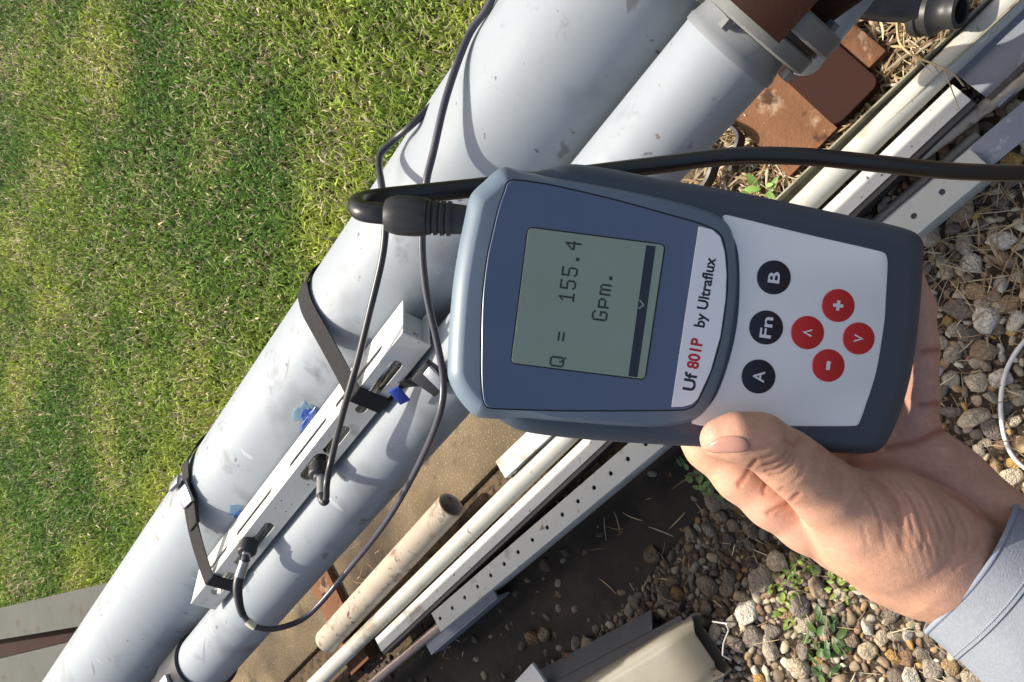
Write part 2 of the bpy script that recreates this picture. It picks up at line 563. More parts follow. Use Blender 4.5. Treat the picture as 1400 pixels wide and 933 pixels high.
# grey beams beyond the big pipe, lower left
m_beam = mat('grey_green_steel', (.088, .090, .080), (.07, .073, .065), 8, .7, bump=.0006, bscale=60, c3=(.07, .05, .036), s3=14, t3=.64, soft3=.06, spec=.12)
def beam(p, q, w, z, h, label):
    a, b = G(*p, z), G(*q, z)
    dirv = unit(b - a)
    a2, b2 = a - dirv * .8, b + dirv * .55
    t = Thing('steel_beam', label, 'steel beam', V(*((a2 + b2) / 2)[:2], 0), 'grey beams on the lawn edge')
    t.part('web', extr(flip(uprofile(w, h, .006)), a2, b2), m_beam, 30)
    side = unit(np.cross(dirv, ZZ))
    for k in (0.25, .75):
        c = a2 + (b2 - a2) * k + ZZ * (-h / 2)
        t.part('stiffener', box(c, dirv, side, ZZ, .006, w - .014, h - .016), m_beam, 30)
    return t
bm1 = beam((0, 853), (125, 828), .100, .15, .146, 'grey steel beam on the lawn, the upper one at lower left')
beam((0, 926), (75, 911), .115, .15, .146, 'grey steel beam on the lawn, the lower one in the corner')
ga, gb_ = G(-20, 889, .05), G(110, 862, .05)
gd = unit(gb_ - ga)
bm1.part('gap_plate', extr([(-.085, -.03), (.085, -.03), (.085, 0), (-.085, 0)], ga - gd * .8, gb_ + gd * .5), m_red_shade, 30, label='dark rusty plate added to darken the gap between the two grey beams')  # plate added so the gap between the beams stays dark

# ================================================================== clamp rail with two probes
m_alu = mat('anodised_aluminium', (.70, .69, .63), (.63, .62, .57), 14, .42, .1, bump=.00015, bscale=180, spec=.4, layers=[((.42, .41, .37), 22, .66, .05, (1, 1, 1), (0, 0, 0)), ((.2, .19, .17), 120, .72, .02, (1, 1, 1), (0, 0, 0))])
m_probe = mat('black_plastic', (.02, .02, .021), (.03, .03, .03), 30, .45)
PSI = math.radians(32)
E1 = PN * math.cos(PSI) + ZZ * math.sin(PSI)          # outwards from the pipe
E2 = -PN * math.sin(PSI) + ZZ * math.cos(PSI)         # across the rail, upwards
AX = SQ(0, *BC)
RW, RH, R0 = .016, .0535, BR + .0015
RS0, RS1 = .421, .947
RL = RS1 - RS0
t_rail = Thing('sensor_rail', 'long slotted aluminium rail strapped along the thick pipe', 'rail', AX + PD * (RS0 + RL / 2) + E1 * R0)
def RP(s, out, up):   # rail coordinates: along (from the upper end), outwards from the pipe, across
    return AX + PD * (RS0 + s) + E1 * (R0 + out) + E2 * up
fr_holes = [slot(.075, 0, .085, .0125), slot(.165, 0, .05, .0125), slot(.215, .0, .05, .018), slot(.375, -.001, .095, .0135), slot(.467, -.001, .055, .0135)]
fr_holes += [circle(.285, .006, .0015, 8), circle(.285, -.007, .0015, 8), circle(.300, .006, .0015, 8), circle(.300, -.007, .0015, 8)]
TH = .0022
top = plate2d([(0, -RW), (RL, -RW), (RL, RW), (0, RW)], fr_holes, TH, .0005)
t_rail.part('front_face', place(top, RP(0, RH - TH / 2, 0), PD, -E2, E1) if False else place(top, RP(0, RH - TH / 2, 0), PD, E2, E1), m_alu, 30)
sd_holes = [slot(.09, -.006, .10, .0085), slot(.205, -.006, .09, .0085), slot(.345, -.006, .10, .0085), slot(.46, -.006, .075, .0085)]
sd_holes += [circle(x, .012, .002, 8) for x in (.04, .15, .265, .40, .50)]
HS = RH / 2 - TH / 2
sd = plate2d([(0, -HS), (RL, -HS), (RL, HS), (0, HS)], sd_holes, TH, .0005)
t_rail.part('side_face', place(sd, RP(0, HS - .0002, RW - TH / 2), PD, -E1, E2), m_alu, 30)
t_rail.part('side_face', place(sd, RP(0, HS - .0002, -RW + TH / 2), PD, -E1, E2), m_alu, 30)
# end web inside the open end
t_rail.part('end_web', place(plate2d([(-.0135, .0), (.0135, .0), (.0135, .049), (-.0135, .049)], [], .002), RP(.012, .001, 0), E2, E1, PD), m_alu, 30)
t_rail.part('inner_bar', box(RP(RL / 2, .03, -.006), PD, E1, E2, RL * .96, .006, .006, .001), mat('bright_steel', (.7, .7, .68), None, 30, .22, .9), 30)

def on_rail(x, y, out=RH):
    R_ = ray(x, y)
    P0 = RP(0, out, 0)
    t = (E1 @ (P0 - CAM)) / (E1 @ R_)
    P = CAM + R_ * t
    return (P - AX) @ PD - RS0, (P - RP(0, 0, 0)) @ E2
probes = []
def probe(px, py, label, kn):
    s, u = on_rail(px, py)
    u = max(-.006, min(.006, u))
    t = Thing('ultrasonic_probe', label, 'probe', RP(s, 0, u), 'two ultrasonic probes on the rail')
    t.part('shoe', box(RP(s, .011, 0), PD, E1, E2, .055, .018, .024, .003), m_probe, 30)
    t.part('stem', lathe(RP(s, .018, u), E1, [(0, .006), (.045, .006)], 20), m_probe, 40)
    knob = []
    for i in range(9):
        knob += [(RH - R0 * 0 - .0 + .0015 + .0016 * i, .0115 if i % 2 else .0108)]
    k = t.part('knob', lathe(RP(s, 0, u), E1, [(RH - .003, .004), (RH + .0008, .0118)] + knob[1:] + [(RH + .016, .009), (RH + .016, .004)], 24), m_probe, 50)
    t.part('socket', lathe(RP(s, RH + .015, u), E1, [(0, .0055), (.004, .0055), (.004, .003), (.001, .003)], 16), mat('nickel', (.6, .6, .58), None, 30, .3, .9), 40, k)
    return s, u
P1 = probe(437, 637, 'black probe with round knob in the rail, nearer its middle', 0)
P2 = probe(340, 742, 'black probe with round knob in the rail, near its lower end', 0)

# couplant gel on the pipe under the rail
m_gel = mat('blue_gel', (.006, .030, .19), (.015, .085, .32), 60, .08, spec=.7, sub=.2, subr=(.1, .4, 1), coat=.6)
m_gelfilm = mat('blue_gel_film', (.07, .15, .24), (.16, .24, .31), 50, .2)
def gel(x0, y0, sizes, label, seed):
    r = random.Random(seed)
    vs = []
    for (dx, dy, a, bb, hgt) in sizes:
        c = near1(x0 + dx, y0 + dy, 0)
        nrm = unit(c - SQ(c @ PD, *BC))
        tx = PD
        ty = np.cross(nrm, tx)
        n, ringn = 40, 6
        v = [c + nrm * hgt]
        f = []
        ph = [r.uniform(0, 6.28) for _ in range(4)]
        for j in range(1, ringn + 1):
            rr = j / ringn
            for i in range(n):
                an = 2 * math.pi * i / n
                k = 1 + .45 * noise.noise(Vector((math.cos(an) * 1.3 + ph[0], math.sin(an) * 1.3 + ph[1], 0))) + .2 * noise.noise(Vector((math.cos(an) * 4 + ph[2], math.sin(an) * 4, 3)))
                p = c + (tx * math.cos(an) * a + ty * math.sin(an) * bb) * rr * k
                ax_ = SQ(p @ PD, *BC)
                rad = unit(p - ax_)
                h = hgt * math.sqrt(max(0, 1 - rr * rr)) * (1 + .2 * math.sin(an * 3 + j)) - (.001 if j == ringn else 0)
                v.append(ax_ + rad * (BR + h))
        for i in range(n):
            f.append((0, 1 + i, 1 + (i + 1) % n))
        for j in range(ringn - 1):
            for i in range(n):
                a0 = 1 + j * n
                f.append((a0 + i, a0 + n + i, a0 + n + (i + 1) % n, a0 + (i + 1) % n))
        vs.append((np.array(v), f))
    t = Thing('gel_smear', label, 'gel', near1(x0, y0, 0))
    for k, vf in enumerate(vs):
        t.part('gel_drop' if k == 0 else 'gel_film', vf, m_gel if k < 2 else m_gelfilm, 180)
gel(424, 574, ((0, 0, .026, .006, .0022), (-5, -7, .013, .007, .0012), (-10, -10, .020, .011, .0005)), 'blue gel smear squeezed out beside the rail, the upper one', 5)
gel(332, 708, ((0, 0, .022, .006, .0022), (-5, -4, .012, .006, .0012), (-9, -9, .016, .010, .0005)), 'blue gel smear squeezed out beside the rail, the lower one', 9)

# straps: webbing around pipe and rail
m_web = mat('black_webbing', (.010, .010, .011), (.022, .022, .024), 900, .75, bump=.0012, bscale=520, spec=.25)
m_buckle = mat('dull_buckle_steel', (.35, .37, .40), (.28, .29, .31), 40, .35, .8)
def strap_path(extra_left=0.0):
    pts = []
    for a in np.linspace(0, 2 * math.pi, 90, endpoint=False):
        pts.append((BC[0] + (BR + .0025) * math.cos(a), BC[1] + (BR + .0025) * math.sin(a)))
    for o_, u_ in ((RH + .0018, RW + .0018), (RH + .0018, -RW - .0018)):
        p = RP(0, o_, u_)
        pts.append((p @ PN, p[2]))
    if extra_left:
        a = math.radians(118)
        pts.append((BC[0] + (BR + extra_left) * math.cos(a), BC[1] + (BR + extra_left) * math.sin(a)))
    P = sorted(set(pts))
    def half(P):
        h = []
        for p in P:
            while len(h) >= 2 and (h[-1][0] - h[-2][0]) * (p[1] - h[-2][1]) - (h[-1][1] - h[-2][1]) * (p[0] - h[-2][0]) <= 0: h.pop()
            h.append(p)
        return h
    lo, up = half(P), half(P[::-1])
    return np.array(lo[:-1] + up[:-1])
def strap(s_rail, s_left, width, extra, label):
    loop = strap_path(extra)
    # densify
    L = np.linalg.norm(np.roll(loop, -1, 0) - loop, axis=1)
    pts = []
    for i in range(len(loop)):
        m_ = max(1, int(L[i] / .0016))
        for j in range(m_):
            pts.append(loop[i] + (np.roll(loop, -1, 0)[i] - loop[i]) * j / m_)
    pts = np.array(pts)
    pr = RP(0, RH, 0)
    ctr = V(*BC)
    a_rail = math.atan2(pr[2] - BC[1], pr @ PN - BC[0])
    a_left = math.radians(134.4 - 90 + 90)
    ang = np.arctan2(pts[:, 1] - BC[1], pts[:, 0] - BC[0])
    da = (ang - a_rail + math.pi) % (2 * math.pi) - math.pi          # 0 at the rail
    span = (math.radians(136) - a_rail)
    k = np.clip(np.where(da >= 0, da / span, -da / span), 0, 1.3)
    ss = s_rail + (s_left - s_rail) * (1 - np.cos(np.clip(k, 0, 1) * math.pi)) / 2
    nrm = pts - ctr
    nrm /= np.linalg.norm(nrm, axis=1)[:, None]
    n = len(pts)
    v = []
    for i in range(n):
        c = SQ(ss[i], pts[i][0], pts[i][1])
        o_ = PN * nrm[i][0] + ZZ * nrm[i][1]
        i2, i0 = (i + 1) % n, (i - 1) % n
        tg = SQ(ss[i2], *pts[i2]) - SQ(ss[i0], *pts[i0])
        tg = unit(tg)
        w = unit(np.cross(o_, tg))
        hh_ = .0019 if i % 2 else .0013
        for a, b in ((-width / 2, 0), (width / 2, 0), (width / 2, hh_), (-width / 2, hh_)):
            v.append(c + w * a + o_ * b)
    f = []
    for i in range(n):
        j = (i + 1) % n
        for a in range(4):
            b = (a + 1) % 4
            f.append((4 * i + a, 4 * i + b, 4 * j + b, 4 * j + a))
    t = Thing('strap', label, 'strap', SQ(s_rail, BC[0], BC[1] - BR), 'two black straps around the thick pipe')
    t.part('webbing', (np.array(v), f), m_web, 50)
    return t, ss, pts
s1r = on_rail(512, 548)[0] + RS0
s1l = near1(410, 420, .012) @ PD
st1, _, _ = strap(s1r, s1l, .022, .004, 'black webbing strap around pipe and rail, the upper one with a blue tab')
s2r = on_rail(292, 792)[0] + RS0
s2l = near1(248, 650, .012) @ PD
st2, _, _ = strap(s2r, s2l, .022, .006, 'black webbing strap around pipe and rail, the lower one with a steel buckle')
# cam buckle of the lower strap near the far edge of the pipe
bk = near1(252, 676, .009)
bn = unit(bk - SQ(bk @ PD, *BC))
bt = unit(np.cross(PD, bn))
st2.part('buckle', box(bk, unit(PD + bt * .15), bt, bn, .027, .034, .005, .0015), m_buckle, 30)
st2.part('buckle_lever', box(bk + bt * .018 + bn * .006, unit(PD + bt * .15), unit(bt - bn * .5), unit(bn + bt * .5), .025, .014, .006, .0015), m_buckle, 30)
st2.part('strap_fold', box(bk - bt * .02 - bn * .004, PD, unit(bt - bn * .25), bn, .023, .06, .006, .002), m_web, 30)
# buckle and blue tab of the upper strap, right of the rail
bk1 = near2(590, 517, .010)
bt1 = unit(RP(0, 0, -RW) - RP(0, 0, RW))
st1.part('buckle', box(bk1, PD, unit(E1 * .35 - E2), unit(E1 + E2 * .35), .028, .03, .010, .002), m_probe, 30)
tl0 = RP(s1r - RS0, RH * .6, -RW - .002)
st1.part('webbing_tail', join(extr([(-.009, 0), (.009, 0), (.009, .0018), (-.009, .0018)], tl0, bk1, E1), extr([(-.008, 0), (.008, 0), (.008, .0018), (-.008, .0018)], bk1, near2(612, 508, .002), E1)), m_web, 30)
st1.part('buckle_lever', box(bk1 + E1 * .009 - PD * .008, PD, unit(E1 * .7 - E2), unit(E1 + E2 * .7), .012, .026, .004, .001), m_buckle, 30)
tabp = near2(546, 541, .022)
st1.part('blue_tab', box(tabp, unit(PD * .5 - E2), unit(PD + E2 * .5), E1, .022, .012, .003, .001), mat('blue_plastic', (.03, .07, .42), None, 30, .35), 30)
# ================================================================== cables
m_cable = mat('grey_black_cable', (.03, .03, .032), (.045, .045, .048), 40, .38)
m_cable2 = mat('purple_grey_cable', (.05, .048, .06), (.07, .065, .08), 40, .33)
m_cap = mat('connector_steel', (.42, .42, .40), (.35, .35, .33), 40, .35, .7)
dA0 = (near1(577, 330, .038) - CAM) @ FW
dA1 = (near2(600, 570, .03) - CAM) @ FW
pa = [near1(700, -60, .004), near1(668, 8, .004), near1(640, 50, .006), near1(611, 130, .014), near1(592, 210, .022), near1(582, 255, .03), near1(577, 330, .038), *[DP(x, y, dA0 + (dA1 - dA0) * k) for x, y, k in ((583, 400, .3), (598, 470, .6), (606, 520, .82))], near2(600, 570, .03), near2(570, 640, .02), near2(530, 710, .02), near2(482, 772, .02), near2(425, 838, .03), near2(385, 858, .04), near2(352, 858, .05)]
s_, u_ = P2
kn2 = RP(s_, RH + .014, u_)
end2 = kn2 + E1 * .012 - E2 * .012 + PD * .006
pa += [DP(333, 842, kn2 @ FW * 0 + (end2 - CAM) @ FW), DP(326, 818, (end2 - CAM) @ FW), DP(326, 796, (end2 - CAM) @ FW), DP(334, 770, (end2 - CAM) @ FW + .004), kn2]
pathA = smooth_path(pa, 8)
t_ca = Thing('probe_cable', 'thin cable looping over the pipes to the lower probe', 'cable', pathA[60])
nA = len(pathA)
t_ca.part('jacket', tube(pathA[:nA - 12], .0036, 12), m_cable2, 60)
t_ca.part('boot', tube(pathA[nA - 33:nA - 14], np.linspace(.0042, .0062, 19), 14), m_probe, 60)
t_ca.part('plug', tube(pathA[nA - 15:nA - 6], .0062, 16), m_cap, 40)
t_ca.part('plug_elbow', tube(pathA[nA - 8:], .0052, 14), m_probe, 60)
ci = int(np.argmin([abs(proj(p)[0] - 343) + abs(proj(p)[1] - 853) for p in pathA]))
t_ca.part('marker_sleeve', tube(pathA[ci - 2:ci + 3], .0046, 14), mat('yellowed_white', (.62, .6, .42), None, 40, .5), 60)

s_, u_ = P1
kn1 = RP(s_, RH + .014, u_)
dk = (kn1 - CAM) @ FW
pb = [near1(610, 125, -.02), near1(566, 168, .006), near1(540, 190, .012), near1(521, 210, .018), near1(518, 228, .022), near1(522, 255, .03), near1(527, 300, .034), near1(523, 350, .04),
      near1(507, 420, .05), near1(490, 490, .062), near1(470, 560, .074), near1(454, 625, .082)]
dl = (pb[-1] - CAM) @ FW
pb += [DP(447, 660, dl - .005), DP(446, 680, dl), DP(443, 686, dl + .003), DP(440, 678, dl + .008), DP(440, 655, dk - .004), kn1]
pathB = smooth_path(pb, 8)
t_cb = Thing('probe_cable', 'thin cable running down to a tight bend at the middle probe', 'cable', pathB[60])
nB = len(pathB)
t_cb.part('jacket', tube(pathB[:nB - 8], .0036, 12), m_cable, 60)
t_cb.part('boot', tube(pathB[nB - 30:nB - 14], .0048, 12), m_probe, 60)
t_cb.part('plug', tube(pathB[nB - 17:nB - 6], .0056, 16), m_cap, 40)
t_cb.part('plug_elbow', tube(pathB[nB - 8:], .005, 14), m_probe, 60)

# ================================================================== pile of metal lengths
m_wtube = mat('white_tube', (.52, .51, .455), (.43, .42, .365), 8, .5, c3=(.22, .19, .14), s3=70, t3=.68, soft3=.03, spec=.3, layers=[((.30, .26, .19), 14, .62, .08, (1, 1, 1), (0, 0, 0))])
m_oldtube = mat('weathered_tube', (.50, .44, .35), (.37, .31, .24), 10, .75, bump=.0005, bscale=80, c3=(.22, .15, .10), s3=28, t3=.60, soft3=.07, spec=.2, layers=[((.14, .10, .07), 45, .66, .04, (1, 1, 1), (0, 0, 0)), ((.58, .54, .46), 20, .66, .05, (1, 1, 1), (0, 0, 0))])
m_wbar = mat('white_bar', (.56, .555, .52), (.47, .465, .43), 10, .55, spec=.3, layers=[((.33, .30, .25), 16, .64, .06, (1, 1, 1), (0, 0, 0))], c3=(.07, .06, .05), s3=110, t3=.665, soft3=.015)
m_holed = mat('grey_punched_bar', (.50, .50, .45), (.44, .44, .40), 8, .48, bump=.0002, bscale=100, c3=(.33, .32, .28), s3=40, t3=.66, soft3=.06, spec=.3, layers=[((.26, .24, .19), 14, .63, .06, (1, 1, 1), (0, 0, 0)), ((.20, .15, .10), 60, .70, .03, (1, 1, 1), (0, 0, 0))])
m_olive = mat('olive_channel', (.28, .26, .18), (.22, .2, .14), 8, .5, c3=(.10, .09, .06), s3=35, t3=.62, soft3=.08)
m_slate = mat('slate_grey_steel', (.22, .24, .27), (.18, .19, .22), 8, .45, c3=(.33, .34, .36), s3=20, t3=.66, soft3=.05)
m_galv = mat('galvanised', (.33, .36, .42), (.25, .28, .34), 18, .42, .55, c3=(.45, .47, .52), s3=60, t3=.6, soft3=.05)
m_darkm = mat('dark_metal_and_shade', (.055, .05, .048), (.085, .075, .07), 14, .5, .3)
m_hole = mat('hole', (.008, .008, .008), None, 20, .9)
ZB = .031                           # the lengths rest on the cross members
def line(p, q, z, e0=0, e1=0):
    a, b = G(*p, z), G(*q, z)
    d = unit(b - a)
    return a - d * e0, b + d * e1
# weathered fat tube with an open end
a, b = line((447, 876), (617, 691), ZB + .027)
w_ = Thing('weathered_tube', 'fat weathered tube with an open end lying on the concrete', 'tube', V(*((a + b) / 2)[:2], ZB))
w_.part('tube_wall', hollow(a, b, .0265, .0225, 36, .006), m_oldtube, 50)
# long white tube
a, b = line((425, 941), (1385, 0), ZB + .0165, .25, .3)
w_ = Thing('white_tube', 'long thin white tube crossing the whole pile behind the meter', 'tube', V(*((a + b) / 2)[:2], ZB))
w_.part('tube_wall', hollow(a, b, .0165, .0145, 28), m_wtube, 50)
# white flat box bar with speckles
a, b = line((518, 884), (1317, 128), ZB + .030)
w_ = Thing('white_bar', 'white speckled flat bar with square cut end, beside the long white tube', 'bar', V(*((a + b) / 2)[:2], ZB))
w_.part('profile', extr([(-.017, -.022), (.012, -.022), (.012, 0), (-.017, 0)], a, b), m_wbar, 30)
w_.part('shade_side', extr([(.0122, -.026), (.019, -.026), (.019, -.002), (.0122, -.002)], a, b), m_darkm, 30)  # dark strip painting in the shade on the bar's side
# punched angle
a, b = line((597, 851), (1342, 219), .056)
LA = np.linalg.norm(b - a)
dA = unit(b - a)
sA = unit(np.cross(dA, ZZ))
w_ = Thing('punched_angle', 'grey angle bar with a long row of round holes next to the mud', 'angle bar', V(*((a + b) / 2)[:2], ZB))
nh = int(LA / .0402)
hl = [circle(.014 + .0402 * i, .001, .0042, 12) for i in range(nh)]
w_.part('top_leg', place(plate2d([(0, -.0185), (LA, -.0185), (LA, .0185), (0, .0185)], hl, .003, .0005), a, dA, np.cross(ZZ, dA), ZZ), m_holed, 30)
w_.part('side_leg', box((a + b) / 2 + sA * .0170 - ZZ * .0215, dA, sA, ZZ, LA, .003, .040, .0005), m_holed, 30)
# small dark tube showing under it
a, b = line((500, 941), (588, 868), ZB + .008, .3, .1)
w_ = Thing('dark_rod', 'thin brownish rod sticking out from under the punched angle bar', 'rod', V(*((a + b) / 2)[:2], ZB))
w_.part('tube_wall', hollow(a, b, .0095, .0075, 18), mat('brown_shiny_tube', (.22, .15, .12), (.38, .3, .26), 14, .35, .4), 50)
# grey plate under the angle bar
a, b = line((586, 884), (676, 806), .036)
w_ = Thing('grey_plate', 'grey plate lying half hidden under the punched angle bar at the mud', 'plate', V(*((a + b) / 2)[:2], 0))
w_.part('sheet', extr([(-.008, 0), (.012, 0), (.012, .004), (-.008, .004)], a, b), m_slate, 30)
w_.part('turned_edge', extr([(.0125, -.03), (.0165, -.03), (.0165, .004), (.0125, .004)], a, b), m_slate, 30)
# olive / white channel at the far side of the pile
a, b = line((697, 640), (1384, -2), ZB + .012, 0, .25)
w_ = Thing('olive_channel', 'olive U channel on the far side of the pile, white lower end below the meter', 'channel', V(*((a + b) / 2)[:2], ZB))
mid = a + (b - a) * .33
w_.part('profile', extr(uprofile(.030, .020, .0025), mid, b), m_olive, 30)
w_.part('white_end', extr([(-.017, .012), (.017, .012), (.017, .026), (-.017, .026)], a, mid - dA * .001), m_wbar, 30, label='white boxed lower end of the channel')
w_.part('dark_underside', extr([(.018, -.004), (.028, -.004), (.028, .014), (.018, .014)], a - dA * -.004, mid), m_darkm, 30)  # dark strip along the underside of the white end
# scrap pieces between the lengths
def scrap(name, p, q, z, w, h, m, label, cat):
    a, b = line(p, q, z)
    t = Thing(name, label, cat, V(*((a + b) / 2)[:2], min(a[2], b[2]) - h))
    t.part('profile', extr([(-w / 2, -h), (w / 2, -h), (w / 2, 0), (-w / 2, 0)], a, b), m, 30)
    return t
m_chip = mat('chipped_cream', (.55, .5, .36), (.42, .37, .25), 40, .7, c3=(.09, .06, .04), s3=60, t3=.56, soft3=.02)
sc1 = scrap('wood_offcut', (716, 694), (740, 668), ZB + .016, .014, .012, m_chip, 'short chipped cream offcut lying between white tube and white bar', 'offcut')
sc1.part('split_sliver', extr([(-.002, -.006), (.002, -.006), (.002, -.002), (-.002, -.002)], *line((741, 682), (770, 640), ZB + .014)), m_darkm, 30)
sc2 = scrap('metal_offcut', (703, 650), (752, 612), ZB + .004, .006, .006, m_galv, 'little metal rod tucked beside the white channel end', 'rod')
sc2.part('rod_tip', extr([(-.006, -.004), (.006, -.004), (.006, .002), (-.006, .002)], *line((748, 616), (764, 602), ZB + .007)), mat('orange_wood', (.34, .19, .09), None, 30, .8), 30)
# slate channel at the upper right
a, b = line((1328, 118), (1420, 28), ZB + .010, 0, .3)
w_ = Thing('slate_channel', 'slate grey wide channel at the upper right edge, partly in shade', 'channel', V(*((a + b) / 2)[:2], ZB))
w_.part('profile', extr(flip(uprofile(.046, .01, .002)), a, b), m_slate, 30)
w_.part('side_rail', extr([(.025, -.01), (.031, -.01), (.031, .008), (.025, .008)], a, b), m_darkm, 30)
w_.part('outer_rail', extr([(.036, -.01), (.042, -.01), (.042, .004), (.036, .004)], a - dA * -.0, b), m_slate, 30)
# beige thin tube and black channel with debris
a, b = line((1150, 292), (1400, 108), ZB + .008, .2, .25)
w_ = Thing('beige_tube', 'thin beige tube between the speckled bar and the punched angle bar', 'tube', V(*((a + b) / 2)[:2], ZB - .01))
w_.part('tube_wall', hollow(a, b, .0085, .007, 18), m_oldtube, 50)
a, b = line((1135, 290), (1395, 62), .022, .2, .2)
w_ = Thing('black_channel', 'black open channel full of grit under the speckled white bar', 'channel', V(*((a + b) / 2)[:2], .03))
w_.part('profile', extr(uprofile(.05, .012, .002), a, b), m_darkm, 30)
a, b = line((1215, 290), (1338, 184), ZB - .002, .1, 0)
w_ = Thing('grey_tube', 'short grey tube with open end beside the punched angle bar', 'tube', V(*((a + b) / 2)[:2], ZB - .012))
w_.part('tube_wall', hollow(a, b, .0075, .006, 18), m_steel_grey, 50)
a, b = line((1322, 230), (1420, 148), .046, .3, .3)
w_ = Thing('galvanised_strip', 'bluish galvanised strip carrying on past the punched angle bar', 'strip', V(*((a + b) / 2)[:2], .05))
w_.part('sheet', extr([(-.017, -.004), (.017, -.004), (.017, 0), (-.017, 0)], a, b), m_galv, 30)

# lower right: charcoal angle, beige downpipe, white offcut
m_char = mat('charcoal_paint', (.04, .043, .048), (.052, .055, .06), 10, .5, spec=.2, c3=(.12, .12, .12), s3=40, t3=.69, soft3=.04)
a, b = line((738, 950), (935, 848), .03, .2, 0)
dC = unit(b - a)
w_ = Thing('charcoal_angle', 'charcoal grey angle bar at the bottom beside the beige downpipe', 'angle bar', V(*((a + b) / 2)[:2], 0))
w_.part('flat_leg', extr([(-.008, 0), (.024, 0), (.024, .003), (-.008, .003)], a, b), m_char, 30)
w_.part('raised_leg', extr([(-.032, -.02), (-.0085, .003), (-.0085, .006), (-.035, -.018)], a, b - dC * .055), m_char, 30)
w_.part('rolled_edge', extr([(.0245, -.003), (.030, -.003), (.030, .005), (.0245, .005)], a, b - dC * .12), m_char, 30)
m_beige = mat('beige_downpipe', (.21, .19, .14), (.17, .15, .11), 9, .55, bump=.0008, bscale=30, c3=(.16, .14, .10), s3=12, t3=.63, soft3=.06)
a, b = line((800, 980), (966, 884), .042, .15, 0)
dB = unit(b - a); sB = unit(np.cross(dB, ZZ))
rings, seg = [], 24
nst = 26
for i in range(nst):
    t = i / (nst - 1)
    c = a + (b - a) * t
    pr = round_rect(.095, .055, .024, 6)
    for (x, y) in pr:
        e_ = max(0, t - .86) / .14
        k = 1 + .05 * math.sin(t * 40 + y * 90 + x * 60) * e_
        y = y * (1 - .5 * e_ * e_) - .012 * e_ * e_ + .004 * math.sin(x * 150) * e_
        corr = .0022 * math.sin(x * 420)
        rings.append(c + sB * x * k + ZZ * (y * k + (corr if y > 0 else 0)) + dB * (.006 * math.sin(x * 120 + 1) + .004 * math.sin(y * 200)) * (t > .98))
seg = len(pr)
f = [(i * seg + j, i * seg + (j + 1) % seg, (i + 1) * seg + (j + 1) % seg, (i + 1) * seg + j) for i in range(nst - 1) for j in range(seg)]
w_ = Thing('downpipe', 'beige boxed downpipe length with a battered end at the bottom', 'downpipe', V(*((a + b) / 2)[:2], 0))
w_.part('shell', (np.array(rings), f), m_beige, 60)
inner = [a + (p - (a + (b - a) * (k // seg) / (nst - 1))) * .93 + (b - a) * (k // seg) / (nst - 1) for k, p in enumerate(rings)]
w_.part('inner_wall', (np.array(inner), [q[::-1] for q in f]), mat('downpipe_inside', (.16, .13, .09), None, 20, .8), 60)
w_.part('rim', (np.concatenate([np.array(rings[-seg:]), np.array(inner[-seg:])]), [(j, (j + 1) % seg, seg + (j + 1) % seg, seg + j) for j in range(seg)]), m_beige, 60)
a, b = line((705, 955), (737, 921), .05)
w_ = Thing('white_offcut', 'white flat offcut poking in at the bottom edge', 'offcut', V(*((a + b) / 2)[:2], 0))
w_.part('sheet', extr([(-.02, -.006), (.02, -.006), (.02, 0), (-.02, 0)], a, b), m_wbar, 30)
# bent wire clip by the downpipe end
wp = [G(974, 850, .02), G(993, 853, .03), G(996, 862, .03), G(989, 880, .03), G(988, 896, .03), G(999, 903, .02)]
single('bent_wire', tube(np.array(sum([[list(wp[i] + (wp[i + 1] - wp[i]) * k / 4) for k in range(4)] for i in range(5)], []) + [list(wp[-1])]), .0013, 8), mat('pale_wire', (.6, .58, .52), None, 30, .4, .5), 'bent pale wire beside the end of the beige downpipe', 'wire')
# white cord at the right edge
wc = smooth_path([G(1410, 455, .012), G(1385, 488, .014), G(1372, 520, .014), G(1368, 560, .014), G(1374, 600, .014), G(1388, 628, .012), G(1420, 655, .008)], 8)
single('white_wire', tube(wc, .0026, 10), mat('white_cord', (.72, .70, .66), None, 40, .5), 'thin white wire curving over the gravel at the right edge', 'wire')
# black hose with a cam coupling, top right
hz = .10
hp = smooth_path([DP(1110, -60, .95), DP(1155, -4, .93), DP(1200, 9, .93), DP(1235, 11, .93), DP(1258, 15, .93), DP(1272, 18, .93)], 8)
t_h = Thing('black_hose', 'black hose with a threaded open coupling at the upper right', 'hose', V(*hp[-1][:2], 0))
t_h.part('hose', tube(hp, .0165, 24), m_black, 60)
hd = unit(hp[-1] - hp[-9])
hd = unit(-UPV * .62 - FW * .78 - RT * .25)
h0 = hp[-1] - hd * .018
t_h.part('coupling', lathe(h0, hd, [(0, .0165), (0, .025), (.004, .0265), (.010, .0265), (.012, .024), (.016, .024), (.018, .0265), (.024, .0265), (.028, .023), (.034, .0195), (.044, .0195), (.046, .0205), (.052, .0205), (.053, .0195), (.053, .0145), (.012, .0135)], 36), m_probe, 40)
